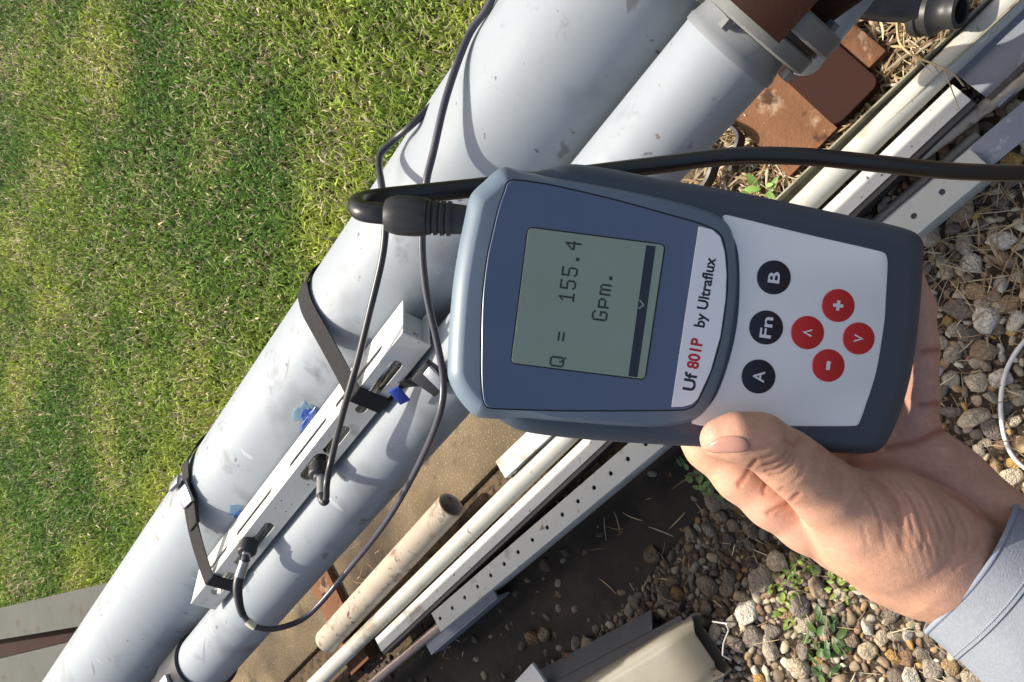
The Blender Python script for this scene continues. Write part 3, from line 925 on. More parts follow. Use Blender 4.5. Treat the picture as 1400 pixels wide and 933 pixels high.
# bits of black drip line near the thin pipe
for k, (x0, y0, x1, y1, lab) in enumerate(((985, 165, 1010, 235, 'curved black plastic strip on the straw, the one near the cable'), (958, 200, 968, 262, 'curved black plastic strip on the straw, close to the meter'))):
    arc = smooth_path([G(x0 - 15, y0 - 8, .03), G((x0 + x1) / 2 + 12, (y0 + y1) / 2 - 18, .04), G((x0 + x1) / 2 + 10, (y0 + y1) / 2 + 8, .04), G(x1 - 8, y1, .03)], 8)
    T_, A_, B_ = frames(arc)
    vv, ff = [], []
    for i, p in enumerate(arc):
        for sx, sz in ((-.007, -.012), (.007, -.012), (.007, .012), (-.007, .012)):
            vv.append(p + unit(np.cross(T_[i], ZZ)) * sx * .35 + ZZ * sz)
    for i in range(len(arc) - 1):
        for j in range(4):
            ff.append((4 * i + j, 4 * i + (j + 1) % 4, 4 * i + 4 + (j + 1) % 4, 4 * i + 4 + j))
    single('plastic_strip', (np.array(vv), ff), m_black, lab, 'plastic strip')
# ================================================================== lawn grass
def fbm(x, y, sc_, seed=0):
    return np.array([noise.fractal(Vector((a * sc_ + seed, b * sc_ - seed, seed * .37)), 0.7, 2.0, 4) for a, b in zip(x, y)])
def blades(n, region, length, width, seed):
    r = np.random.default_rng(seed)
    pts = region(n, r)
    return pts, r
def lawn_points(n, r):
    out = []
    tot = 0
    while tot < n:
        s = r.uniform(-1.6, 5.2, n)
        q = -1.0 - 4.6 * r.uniform(0, 1, n) ** 1.25
        P = PD * s[:, None] + PN * q[:, None] + ZZ * .004
        v = P - CAM
        dep = v @ FW
        x = 700 - FPX * (v @ UPV) / dep
        y = 466.5 - FPX * (v @ RT) / dep
        k = (x > -200) & (y > -280) & (y < 1100) & (dep > 0)
        out.append(P[k])
        tot += k.sum()
    return np.concatenate(out)[:n]
NB = 300000
P = lawn_points(NB, rng)
gx = np.linspace(-5, 4, 80); gy = np.linspace(-1, 6, 80)
def grid_noise(sc_, seed):
    XX, YY = np.meshgrid(gx, gy, indexing='ij')
    return fbm(XX.ravel(), YY.ravel(), sc_, seed).reshape(80, 80)
def sample(Gd, P):
    u = (P[:, 0] - gx[0]) / (gx[-1] - gx[0]) * 79
    v = (P[:, 1] - gy[0]) / (gy[-1] - gy[0]) * 79
    i, j = np.clip(u.astype(int), 0, 78), np.clip(v.astype(int), 0, 78)
    a, b = np.clip(u - i, 0, 1), np.clip(v - j, 0, 1)
    return Gd[i, j] * (1 - a) * (1 - b) + Gd[i + 1, j] * a * (1 - b) + Gd[i, j + 1] * (1 - a) * b + Gd[i + 1, j + 1] * a * b
n1 = sample(grid_noise(1.3, 3.1), P); n2 = sample(grid_noise(3.5, 8.2), P); n3 = sample(grid_noise(7, 5.5), P)
qd = -(P @ PN) - 1.0                                    # distance from the pipe edge of the lawn
L = rng.gamma(9, 1 / 9, NB) * .025 * (1 + .25 * n2) * (1 + .28 * np.exp(-(qd / .25) ** 2))
W = rng.uniform(.0022, .0058, NB)
az = rng.uniform(0, 2 * math.pi, NB)
lean = np.clip(rng.normal(.95, .35, NB), .15, 1.45)      # from vertical
h = np.stack([np.cos(az), np.sin(az), np.zeros(NB)], 1)
side = np.stack([-np.sin(az), np.cos(az), np.zeros(NB)], 1)
c0 = np.cos(lean * .45)[:, None]; s0 = np.sin(lean * .45)[:, None]
c1 = np.cos(lean * 1.25)[:, None]; s1 = np.sin(lean * 1.25)[:, None]
mid = P + L[:, None] * .5 * (h * s0 + ZZ * c0)
tip = mid + L[:, None] * .5 * (h * s1 + ZZ * c1)
tw = rng.normal(0, .5, NB)[:, None]
side2 = side * np.cos(tw) + ZZ * np.sin(tw)
verts = np.stack([P - side * W[:, None] / 2, P + side * W[:, None] / 2, mid - side2 * W[:, None] / 2, mid + side2 * W[:, None] / 2, tip], 1).reshape(-1, 3)
base = np.arange(NB)[:, None] * 5
tris = np.concatenate([base + np.array([0, 1, 3]), base + np.array([0, 3, 2]), base + np.array([2, 3, 4])])
green = np.array([.165, .28, .055]); yel = np.array([.39, .46, .085]); dark = np.array([.085, .18, .044]); straw = np.array([.54, .47, .30])
ky = np.clip(.50 + .9 * n1 + .5 * n2 + .5 * np.exp(-(qd / .30) ** 2) - .25, 0, 1)[:, None]
kd = np.clip(.35 - .9 * n2 + .25 * (qd / 2 - .3), 0, 1)[:, None]
colr = green * (1 - ky) + yel * ky
colr = colr * (1 - kd * .7) + dark * kd * .7
ps = np.clip(.13 + .30 * n3 + .35 * np.clip(n2, 0, 1) + .18 * np.clip(1.0 - abs(qd - 2.1) / .5, 0, 1), .05, .55)
isst = rng.uniform(0, 1, NB) < ps
colr[isst] = straw * rng.uniform(.5, 1.25, isst.sum())[:, None]
colr *= rng.uniform(.55, 1.45, NB)[:, None]
cv = np.repeat(colr, 5, axis=0)
m_grass = attr_mat('grass_blade', .5, transl=.32, spec=.16)
o = link('grass', fast_mesh('grass', verts, tris, m_grass, cv))
tag(o, 'mown green lawn with yellow and straw coloured blades beyond the pipes', 'grass', kind='stuff')

# ================================================================== gravel
def stone_mesh(name, seed, sub, m):
    r = random.Random(seed)
    bm = bmesh.new()
    bmesh.ops.create_icosphere(bm, subdivisions=sub, radius=1)
    sx, sy, sz = 1.0, r.uniform(.58, .92), r.uniform(.36, .66)
    off = Vector((r.uniform(0, 50),) * 3)
    cuts = [(Vector((r.gauss(0, 1), r.gauss(0, 1), r.gauss(0, .7))).normalized(), r.uniform(.52, .86)) for _ in range(8)]
    for v in bm.verts:
        c = v.co.copy()
        k = 1 + .20 * noise.noise(c * 1.1 + off) + .08 * noise.noise(c * 2.6 + off)
        c = c * k
        for nn, dd in cuts:
            ex = c.dot(nn) - dd
            if ex > 0: c -= nn * ex * .88
        v.co = Vector((c.x * sx, c.y * sy, c.z * sz))
    me = bpy.data.meshes.new(name)
    bm.to_mesh(me)
    bm.free()
    me.polygons.foreach_set('use_smooth', [True] * len(me.polygons))
    if m: me.materials.append(m)
    return me
stone_cols = [(.29, .225, .15), (.38, .31, .215), (.22, .16, .10), (.45, .38, .27), (.29, .20, .11), (.38, .235, .085), (.16, .13, .10), (.33, .28, .21), (.23, .17, .115), (.48, .44, .36), (.22, .135, .085), (.20, .17, .135), (.30, .26, .20), (.17, .14, .115)]
m_stone = attr_mat('pebble', .6, bump=.005, bscale=6.0, speck=.45, spec=.2, objrand=[tuple(min(.7, x * 1.2) for x in c) for c in stone_cols])
m_stone2 = attr_mat('pebble_small', .65, bump=.0008, bscale=160, speck=.4, spec=.2)
m_stone_shade = attr_mat('shade_pebble', .35, bump=.005, bscale=6.0, speck=.35, spec=.3, objrand=[(c[0] * .33, c[1] * .30, c[2] * .28) for c in stone_cols])  # darker, glossier pebble copy with the shade beside the mud painted in
variants = [stone_mesh('pebble', 100 + i, 3, m_stone) for i in range(16)]
variants_shade = [stone_mesh('pebble', 100 + i, 3, m_stone_shade) for i in range(16)]
def gravel_w(P):
    """how stony the ground is (0..1) and how big the stones are"""
    x, y, dep = proj(P)
    q = P @ PN
    if in_mud(P): return (.03, .6)
    if q < -.345: return (.10, .7) if x > 980 else (0, 0)
    if q < -.29 and x < 1100: return (0.05, .6)
    if x < 560: return (.3, .8)
    wgt = 1.0
    if x > 1230 and y < 420: wgt = .85                       # litter covers part of it
    return (wgt, 1.0)
def visible(P, mg=60):
    x, y, dep = proj(P)
    return -mg < x < 1400 + mg and -mg < y < 933 + mg
def ground_pts(n, s0, s1, q0, q1):
    s = rng.uniform(s0, s1, n); q = rng.uniform(q0, q1, n)
    return PD * s[:, None] + PN * q[:, None]
# dart throwing, big ones first
cell = {}
placed = []
def try_place(P, r):
    i, j = int(P[0] // .04), int(P[1] // .04)
    for a in (-1, 0, 1):
        for b in (-1, 0, 1):
            for (Q, rr) in cell.get((i + a, j + b), ()):
                if (Q[0] - P[0]) ** 2 + (Q[1] - P[1]) ** 2 < (.62 * (r + rr)) ** 2: return False
    cell.setdefault((i, j), []).append((P, r))
    placed.append((P, r))
    return True
for (n, rmin, rmax) in ((900, .0145, .020), (6000, .0100, .0145), (34000, .0062, .0100), (50000, .0035, .0062)):
    pts = ground_pts(n, -.55, 1.9, -.55, .62)
    for P in pts:
        wgt, szf = gravel_w(P)
        if rng.uniform() > wgt: continue
        r = rng.uniform(rmin, rmax)
        if not visible(P, 110): continue
        try_place(P, r)
placed.sort(key=lambda t: -t[1] / proj(t[0])[2] * (1 if visible(t[0], -4) else 0))
# things hidden by meter and hand do not count as shown
def hidden(P):
    x, y, _ = proj(P)
    return 640 < x < 1255 and 245 < y < 600 and not (x > 1000 and y < 245 + (x - 700) * .13)
def shade_zone(P):  # stones in this zone get the colours with shade painted in
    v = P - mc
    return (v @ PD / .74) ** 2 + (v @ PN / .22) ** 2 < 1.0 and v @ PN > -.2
big = [t for t in placed if not hidden(t[0])][:300]
bigset = {id(t) for t in big}
gb = tag(link('gravel_bed', None), kind='structure')
gb.empty_display_size = .02
# a thin gravel floor sheet so that the bed itself is a surface
gv = np.array([SQ(-.9, -.29, .002), SQ(-.9, 1.2, .002), SQ(2.2, 1.2, .002), SQ(2.2, -.29, .002)])
bpy.data.objects.remove(gb)
gb = single('gravel_bed', (gv, [(3, 2, 1, 0)]), mat('grit', (.065, .048, .034), (.035, .026, .019), 60, .95, bump=.004, bscale=150, c3=(.24, .20, .15), s3=140, t3=.6, soft3=.05, spec=.1), kind='structure', loc=V(0, 0, 0))
for k, (Pp, r) in enumerate(big):
    o = bpy.data.objects.new('pebble', (variants_shade if shade_zone(Pp) else variants)[k % 16])
    col.objects.link(o)
    o.parent = gb
    o.location = (Pp[0], Pp[1], r * .32)
    o.scale = (r * 1.12, r * 1.12, r * 1.12)
    o.rotation_euler = (rng.normal(0, .25), rng.normal(0, .25), rng.uniform(0, 6.28))
# the rest in one mesh
protos = []
for i in range(10):
    me = stone_mesh('tmp', 300 + i, 2, None)
    protos.append((np.array([v.co[:] for v in me.vertices]), np.array([p.vertices[:] for p in me.polygons])))
    bpy.data.meshes.remove(me)
VS, FS, CS, n0 = [], [], [], 0
sc_arr = np.array(stone_cols) * 1.05
for t in placed:
    if id(t) in bigset: continue
    Pp, r = t
    v, f = protos[rng.integers(10)]
    a = rng.uniform(0, 6.28)
    R_ = np.array(Matrix.Rotation(a, 3, 'Z') @ Matrix.Rotation(rng.normal(0, .3), 3, 'X'))
    VS.append((v * r * 1.12) @ R_.T + V(Pp[0], Pp[1], r * .32))
    FS.append(f + n0); n0 += len(v)
    CS.append(np.repeat((sc_arr[rng.integers(len(sc_arr))] * rng.uniform(.75, 1.2) * (.32 if shade_zone(Pp) else 1))[None], len(v), 0))
me = fast_mesh('small_gravel', np.concatenate(VS), np.concatenate(FS), m_stone2, np.concatenate(CS), True)
o = link('small_gravel', me, gb)
o['kind'] = 'stuff'
print('stones', len(placed), len(big))

# ================================================================== straw, dead leaves and weeds
def litter(n, region, lmin, lmax, wmin, wmax, cols, z, seed, name, label, cat, curl=.2):
    r = np.random.default_rng(seed)
    VS, FS, CS, k = [], [], [], 0
    cols = np.array(cols)
    for _ in range(n):
        p = region(r)
        if p is None: continue
        L = r.uniform(lmin, lmax); w = r.uniform(wmin, wmax); a = r.uniform(0, 6.28)
        d = V(math.cos(a), math.sin(a), r.normal(0, .16)); sd_ = V(-math.sin(a), math.cos(a), r.normal(0, .4))
        c = V(p[0], p[1], p[2] + r.uniform(.001, z))
        bend = r.normal(0, curl) * L
        segs = 4
        for i in range(segs + 1):
            t = i / segs - .5
            m_ = c + d * t * L + sd_ * bend * (t * t - .08) + ZZ * (abs(bend) * .2 * (.25 - t * t))
            ww = w * (1 - .6 * abs(2 * t) ** 2)
            VS += [m_ - sd_ * ww / 2, m_ + ZZ * ww * .35, m_ + sd_ * ww / 2]
        for i in range(segs):
            b_ = k + 3 * i
            for j in (0, 1):
                FS.append((b_ + j, b_ + j + 1, b_ + j + 4, b_ + j + 3))
        CS.append(np.repeat((cols[r.integers(len(cols))] * r.uniform(.6, 1.25))[None], 3 * (segs + 1), 0))
        k += 3 * (segs + 1)
    o = link(name, fast_mesh(name, np.array(VS), np.array(FS), m_litter, np.concatenate(CS), k=4))
    return tag(o, label, cat, kind='stuff')
m_litter = attr_mat('dry_litter', .8, transl=.12, spec=.1)
def reg_px(boxes, z=0.0):
    def f(r):
        b = boxes[r.integers(len(boxes))]
        return G(r.uniform(b[0], b[2]), r.uniform(b[1], b[3]), z)
    return f
def reg_top(r):
    p = G(r.uniform(955, 1400), r.uniform(-40, 330), 0)
    q = p @ PN
    if q > -.415 or q < -.80: return None
    return p
sc_cols = [(.46, .36, .19), (.38, .28, .15), (.27, .18, .10), (.55, .46, .29), (.20, .13, .08), (.5, .42, .30)]
litter(4200, reg_top, .012, .055, .0012, .004, sc_cols, .022, 21, 'straw_litter', 'dry straw and bark bits on the ground by the rusty cross member', 'straw')
litter(420, reg_top, .015, .04, .006, .014, [(.24, .16, .10), (.34, .25, .16), (.17, .11, .07), (.42, .34, .24)], .016, 22, 'bark_chips', 'brown bark chips scattered in the straw by the cross member', 'bark', .1)
litter(150, reg_px([(1260, 230, 1420, 430), (1230, 300, 1420, 400)]), .015, .07, .0007, .0022, sc_cols, .02, 23, 'dead_grass', 'dry grass stalks lying over the gravel beside the punched angle bar', 'dead grass')
litter(260, reg_px([(820, 640, 1150, 933), (1250, 430, 1400, 640), (1080, 760, 1330, 933)]), .01, .045, .0006, .0016, sc_cols, .02, 24, 'gravel_straw', 'few dry stalks scattered across the gravel below the hand', 'dead grass')
litter(240, reg_px([(480, 745, 640, 900), (690, 620, 800, 700)], .02), .008, .03, .0008, .002, sc_cols + [(.10, .07, .05)], .012, 25, 'grit_straw', 'bits of straw caught between the metal lengths', 'dead grass')
def reg_blk(r):
    p = G(r.uniform(1120, 1400), r.uniform(40, 320), .024)
    a, b = G(1135, 290, .022), G(1395, 62, .022)
    d = unit(b - a)
    t = r.uniform(-.1, .45)
    return a + d * t + unit(np.cross(d, ZZ)) * r.uniform(-.022, .022) + ZZ * .002
litter(420, reg_blk, .004, .016, .003, .008, [(.05, .042, .035), (.09, .075, .06), (.16, .14, .11), (.03, .026, .02)], .008, 26, 'channel_grit', 'dark grit and leaf crumbs lying in the black channel', 'grit', .1)

# the pale long dry stalk lying over the straw and the tubes
dst = smooth_path([G(1226, 22, .05), G(1229, 55, .06), G(1242, 72, .07), G(1262, 82, .09), G(1284, 91, .105), G(1305, 103, .11), G(1318, 118, .105)], 6)
t_d = Thing('dry_stalk', 'long pale dry stalk bending over the olive channel and white tube', 'dry stalk', V(*dst[0][:2], 0))
t_d.part('stem', tube(dst, np.linspace(.0018, .0009, len(dst)), 7), mat('dry_stalk', (.50, .38, .20), None, 40, .7), 60)
for i in (14, 18, 22, 26):
    e = dst[i] + V(rng.normal(0, .02), rng.normal(0, .02), rng.uniform(-.01, .02))
    t_d.part('twig', tube(np.array([dst[i], (dst[i] + e) / 2 + ZZ * .004, e]), [.0009, .0007, .0004], 6), bpy.data.materials['dry_stalk'], 60)

# green weeds: small leafy plants
m_leaf = attr_mat('weed_leaf', .45, transl=.3, spec=.45)
def weed(P, R, nleaf, llen, lw, cols, label, seed, up=.5, group=None):
    r = np.random.default_rng(seed)
    t = Thing('weed', label, 'weed', V(P[0], P[1], 0), group)
    for _ in range(nleaf):
        a = r.uniform(0, 6.28); rr = R * math.sqrt(r.uniform(0, 1))
        c = V(math.cos(a) * rr, math.sin(a) * rr, r.uniform(.003, .028 * (1.3 - rr / R)))
        a2 = a + r.normal(0, .9)
        el = r.uniform(-.1, up)
        d = V(math.cos(a2) * math.cos(el), math.sin(a2) * math.cos(el), math.sin(el))
        sd_ = unit(np.cross(d, ZZ)); nrm = np.cross(sd_, d)
        L = llen * r.uniform(.6, 1.3); w = lw * r.uniform(.7, 1.3)
        vs = []
        for i, (tt, ww) in enumerate(((0, .12), (.25, .8), (.55, 1.0), (.8, .7), (1.0, .08))):
            m_ = c + d * L * tt - nrm * L * .25 * tt * tt
            vs += [m_ - sd_ * w * ww / 2 + nrm * w * .12 * ww, m_, m_ + sd_ * w * ww / 2 + nrm * w * .12 * ww]
        fs = [(3 * i + j, 3 * i + j + 1, 3 * i + j + 4, 3 * i + j + 3) for i in range(4) for j in (0, 1)]
        cc = np.array(cols[r.integers(len(cols))]) * r.uniform(.75, 1.25)
        me = fast_mesh('leaf', np.array(vs), np.array(fs), m_leaf, np.repeat(cc[None], 15, 0), True, 4)
        link('leaf', me, t.o)
    return t
lime = [(.20, .28, .035), (.14, .24, .03), (.26, .31, .06)]
deep = [(.05, .11, .03), (.07, .14, .035), (.10, .17, .04)]
weed(G(1052, 262), .016, 16, .022, .010, [(.28, .42, .12), (.22, .38, .09)], 'pale green seedling on the straw just above the meter', 31, 1.0)
weed(G(1143, 36), .020, 16, .03, .013, [(.16, .28, .07), (.11, .21, .05)], 'small green weed against the grey fitting by the black hose', 32, .6)
for k, (x, y, R, n, ll, c, lab) in enumerate(((1098, 778, .020, 34, .010, lime, 'bright lime weed in the gravel nearest the index finger'), (1072, 800, .018, 30, .009, lime, 'bright lime weed in the gravel beside the orange stone'),
        (1133, 868, .024, 34, .016, deep, 'dark green weed in the gravel below the wrist'), (1085, 838, .020, 26, .010, lime, 'lime weed in the gravel between the other weeds'),
        (1150, 800, .016, 22, .010, lime, 'little lime weed under the edge of the hand'),
        (985, 655, .032, 46, .014, deep, 'dark shaded weed patch beside the index finger tip'), (950, 640, .020, 24, .012, deep, 'dark shaded weed under the lower edge of the meter'), (1128, 905, .018, 16, .014, deep, 'small green weed near the bottom edge below the wrist'))):
    weed(G(x, y), R, n, ll, ll * .55, c, lab, 40 + k)
# ================================================================== the hand-held meter
DV_D = .335
ND = unit(-FW - UPV * .21)
DC = DP(940, 420, DV_D)
def DV(x, y, h=0.0):
    r = ray(x, y)
    P0 = DC + ND * h
    return CAM + r * ((ND @ (P0 - CAM)) / (ND @ r))
def closed_smooth(pts, per=6, sharp=()):
    P = np.asarray(pts, float)
    n = len(P)
    out = []
    for i in range(n):
        a, b, c, e = P[i - 1], P[i], P[(i + 1) % n], P[(i + 2) % n]
        ta = (c - a) * .5; tb = (e - b) * .5
        L = np.linalg.norm(c - b)
        ta = ta / (np.linalg.norm(ta) + 1e-9) * min(np.linalg.norm(ta), L)
        tb = tb / (np.linalg.norm(tb) + 1e-9) * min(np.linalg.norm(tb), L)
        for t in np.arange(per) / per:
            out.append((2 * t ** 3 - 3 * t * t + 1) * b + (t ** 3 - 2 * t * t + t) * ta + (-2 * t ** 3 + 3 * t * t) * c + (t ** 3 - t * t) * tb)
    return np.array(out)
def inset(P, d):
    n = len(P)
    area = np.sum(P[:, 0] * np.roll(P[:, 1], -1) - np.roll(P[:, 0], -1) * P[:, 1])
    T = np.roll(P, -2, 0) - np.roll(P, 2, 0)
    T /= np.linalg.norm(T, axis=1)[:, None] + 1e-9
    nr = np.stack([-T[:, 1], T[:, 0]], 1) * (1 if area > 0 else -1)
    return P + nr * np.broadcast_to(d, (n,))[:, None]
def loft(levels, cap0=True, cap1=True):
    v, f = [], []
    n = len(levels[0][0])
    for P, h in levels:
        v += [DV(x, y, h) for x, y in P]
    for i in range(len(levels) - 1):
        for j in range(n):
            k = (j + 1) % n
            f.append((i * n + j, i * n + k, (i + 1) * n + k, (i + 1) * n + j))
    if cap0: f.append(tuple(range(n))[::-1])
    if cap1: f.append(tuple((len(levels) - 1) * n + j for j in range(n)))
    return np.array(v), f
def dplate(pts, h0, h1, bev=1.5, smooth=True, per=5):
    P = closed_smooth(pts, per) if smooth else np.asarray(pts, float)
    return loft([(P, h0), (P, h1 - .0003), (inset(P, bev), h1)], False, True)
m_case = mat('slate_blue_case', (.150, .198, .245), (.140, .186, .232), 30, .42, bump=.00004, bscale=1500, spec=.45)
m_case2 = mat('navy_rubber_shell', (.060, .080, .108), (.055, .074, .100), 30, .5, bump=.00004, bscale=1500, spec=.45)
m_panel = mat('blue_film', (.100, .138, .215), (.094, .130, .205), 20, .3, spec=.5, layers=[((.45, .47, .5), 420, .80, .006, (1, 1, 1), (0, 0, 0)), ((.13, .17, .24), 12, .62, .1, (1, 1, 1), (0, 0, 0))])
m_groove = mat('dark_groove', (.006, .007, .012), None, 20, .6)
m_keypad = mat('keypad_film', (.93, .92, .88), (.91, .90, .86), 12, .38, spec=.4, layers=[((.55, .54, .50), 300, .80, .008, (1, 1, 1), (0, 0, 0)), ((.87, .86, .82), 14, .6, .1, (1, 1, 1), (0, 0, 0))])
m_white = mat('white_film', (.90, .90, .90), (.88, .88, .88), 12, .4)
m_navy = mat('navy_print', (.008, .011, .028), None, 20, .38)
m_red = mat('red_print', (.60, .018, .022), (.55, .015, .02), 20, .35)
m_wprint = mat('white_print', (.82, .82, .82), None, 20, .4)
m_kprint = mat('dark_print', (.018, .02, .035), None, 20, .4)
m_lcd = mat('lcd_glass', (.27, .335, .245), (.25, .31, .225), 9, .2, spec=.5, coat=.4, layers=[((.34, .36, .30), 11, .58, .12, (1, 1, 1), (0, 0, 0)), ((.42, .46, .40), 26, .70, .02, (.08, 1, 1), (0, 0, 1.2))])
m_lcdk = mat('lcd_segment', (.042, .055, .052), None, 20, .4)
m_lcdb = mat('lcd_bar', (.020, .026, .040), None, 20, .3)
meter = Thing('flow_meter', 'slate blue hand-held flow meter with green display and white keypad', 'flow meter', DC - ND * .02)
body_px = [(640, 300), (690, 238), (735, 234), (771, 224.5), (823, 229), (900, 244), (1000, 261), (1110, 284), (1225, 309), (1252, 319), (1262.5, 334), (1262, 360), (1258, 420), (1248, 500), (1233, 558), (1213, 604), (1195, 619), (1150, 620), (1000, 613), (900, 608), (800, 601), (725, 592), (692, 580), (650, 540), (636, 440)]
B = closed_smooth(body_px, 6)
meter.part('shell', loft([(inset(B, 34), -.038), (inset(B, 12), -.035), (inset(B, 3), -.028), (B, -.020), (B, -.012), (inset(B, 3), -.0065), (inset(B, 9), -.0035), (inset(B, 18), -.002)]), m_case2, 50)
fr_px = [(687, 229), (720, 236), (790, 247), (860, 260), (930, 276), (975, 290), (997, 306), (1006, 332), (1009, 388), (1001, 460), (987, 516), (970, 556), (948, 577), (905, 585), (850, 584), (770, 578), (700, 574), (655, 571), (641, 562), (624, 541), (613, 517), (612, 494), (614, 450), (619, 392), (626, 345), (634, 305), (643, 268), (661, 249)]
Fq = closed_smooth(fr_px, 5)
wl_ = np.clip((760 - Fq[:, 0]) / 80, 0, 1) + .42                    # wide bevel on the display end
frame = meter.part('front_frame', loft([(inset(Fq, 3), -.016), (Fq, -.0115), (Fq, -.006), (inset(Fq, 3 * wl_), -.0022), (inset(Fq, 9 * wl_), .0004), (inset(Fq, 14 * wl_), .0018), (inset(Fq, 16 * wl_), .0020)]), m_case, 50)
pan = [(690, 262), (694, 251), (703, 247), (754, 254), (840, 274), (920, 296), (955, 306), (978, 316), (987, 326), (993, 357), (993, 401), (985, 460), (971.5, 508), (954, 547), (946, 556), (932, 560), (860, 561), (771, 561), (700, 559), (668, 557), (662, 550), (659, 530), (658, 494), (660, 409), (667, 350), (673, 323), (682, 285)]
meter.part('panel_groove', dplate(inset(closed_smooth(pan, 4), -2.0), .0010, .00212, .2, False), m_groove, 30, frame)
panel = meter.part('display_panel', dplate(pan, .0010, .0024, 1.0), m_panel, 30)
def rpoly(c, r=6):
    """rounded corners"""
    out = []
    n = len(c)
    c = np.asarray(c, float)
    for i in range(n):
        a, b, d = c[i - 1], c[i], c[(i + 1) % n]
        u, w = unit(a - b), unit(d - b)
        for t in np.linspace(0, 1, 6):
            p0, p1, p2 = b + u * r, b, b + w * r
            out.append((1 - t) ** 2 * p0 + 2 * t * (1 - t) * p1 + t * t * p2)
    return np.array(out)
lcd_px = [(722, 311), (909, 335), (881.5, 519), (698.5, 496.5)]
meter.part('display_edge', dplate(inset(rpoly(lcd_px, 8), -1.5), .002, .00252, .3, False), m_groove, 30, panel)
lcd = meter.part('display', dplate(rpoly(lcd_px, 7), .002, .0027, .8, False), m_lcd, 30)
HB = .00276
bar_px = [(859, 514.5), (871.5, 516), (896.5, 337), (883.5, 335.5)]
def flatpoly(pts, h):
    return np.array([DV(x, y, h) for x, y in pts]), [tuple(range(len(pts)))]
def quads(ql, h):
    v, f = [], []
    for q in ql:
        n = len(v)
        v += [DV(x, y, h) for x, y in q]
        f.append(tuple(range(n, n + len(q))))
    return np.array(v), f
# text directions in pixels: 'right' of the text runs up the picture
TR = np.array([.1322, -.9912]); TU = np.array([-.9912, -.1322])
meter.part('status_bar', flatpoly(bar_px, HB), m_lcdb, 30, lcd)
ch = np.array([878.5, 417.])
arrow = [ch + TR * a + TU * b for a, b in ((-6, 3), (0, -3), (6, 3), (6, 6), (0, 0), (-6, 6))]
meter.part('arrow_mark', quads([[arrow[0], arrow[1], arrow[4], arrow[5]], [arrow[1], arrow[2], arrow[3], arrow[4]]], HB + .00005), mat('lcd_light', (.30, .34, .32), None, 20, .4), 30, lcd)
FONT = {'Q': ['0111110', '1000001', '1000001', '1000001', '1000001', '1000001', '1001001', '1000101', '0111110', '0000001'],
        '=': ['0000000', '0000000', '0000000', '1111110', '0000000', '0000000', '1111110', '0000000', '0000000', '0000000'],
        '1': ['0001000', '0011000', '0101000', '0001000', '0001000', '0001000', '0001000', '0001000', '0001000', '0111110'],
        '5': ['1111110', '1000000', '1000000', '1000000', '1111100', '0000010', '0000010', '0000010', '1000010', '0111100'],
        '.': ['0000000', '0000000', '0000000', '0000000', '0000000', '0000000', '0000000', '0000000', '0011000', '0011000'],
        '4': ['0000100', '0001100', '0010100', '0100100', '1000100', '1111110', '0000100', '0000100', '0000100', '0000100'],
        'G': ['0111100', '1000010', '1000000', '1000000', '1000000', '1001110', '1000010', '1000010', '1000010', '0111100'],
        'p': ['0000000', '0000000', '0000000', '1111100', '1000010', '1000010', '1000010', '1111100', '1000000', '1000000'],
        'm': ['0000000', '0000000', '0000000', '1110110', '1001001', '1001001', '1001001', '1001001', '1001001', '1001001']}
def dots(text, start, pitch, cw, chh):
    """dot-matrix text; start = centre of the first cell"""
    q = []
    for i, c in enumerate(text):
        if c == ' ': continue
        g_ = FONT[c]
        for r_, row in enumerate(g_):
            for k, b_ in enumerate(row):
                if b_ == '0': continue
                cx = start + TR * (i * pitch + (k - 3) * cw / 7) + TU * ((4.5 - r_) * chh / 10)
                a, b2 = cw / 14 * 1.35, chh / 20 * 1.25
                q.append([cx - TR * a - TU * b2, cx + TR * a - TU * b2, cx + TR * a + TU * b2, cx - TR * a + TU * b2])
    return quads(q, HB)
meter.part('reading', dots('Q =  155.4', np.array([762.6, 494.8]), 17.9, 14, 21.5), m_lcdk, 30, lcd)
meter.part('unit_text', dots('Gpm.', np.array([820, 431.]), 17.6, 15, 21), m_lcdk, 30, lcd)

def text_vf(s, size, bold=0.0):
    cu = bpy.data.curves.new('t', 'FONT')
    cu.body = s
    cu.size = size
    cu.offset = bold
    cu.align_x = 'LEFT'
    cu.fill_mode = 'FRONT' if hasattr(cu, 'fill_mode') else cu.fill_mode
    cu.resolution_u = 6
    o = bpy.data.objects.new('t', cu)
    me = bpy.data.meshes.new_from_object(o)
    v = np.array([x.co[:] for x in me.vertices]); f = [tuple(p.vertices) for p in me.polygons]
    bpy.data.objects.remove(o); bpy.data.curves.remove(cu); bpy.data.meshes.remove(me)
    return v, f
def print_text(s, origin, length, height, h, centre=False, bold=.012, tr=TR, tu=TU):
    """text from origin (baseline start) fitted to a length in pixels along TR"""
    v, f = text_vf(s, 1.0, bold)
    x0, x1, y1 = v[:, 0].min(), v[:, 0].max(), v[:, 1].max()
    kx = length / (x1 - x0); ky = height / y1
    px_ = [np.asarray(origin, float) + tr * (a - x0) * kx + tu * b_ * ky for a, b_ in v[:, :2]]
    if centre:
        px_ = [p - tr * length / 2 - tu * height / 2 for p in px_]
    return np.array([DV(x, y, h) for x, y in px_]), f
logo_px = [(955, 309), (974, 314), (985, 324), (991, 345), (993.5, 375), (992, 410), (985, 460), (971.5, 508), (954, 546), (946, 553), (934, 556.5), (917.5, 557)]
logo = meter.part('name_strip', dplate(rpoly(logo_px, 2), .0018, .00262, .6, False), m_white, 30)
TR2 = unit([.168, -1.0]); TU2 = unit([-1.0, -.168])
hb = .0027
meter.part('lettering', print_text('Uf', (949, 535.5), 25, 16.5, hb, tr=TR2, tu=TU2, bold=.026), m_kprint, 30, logo)
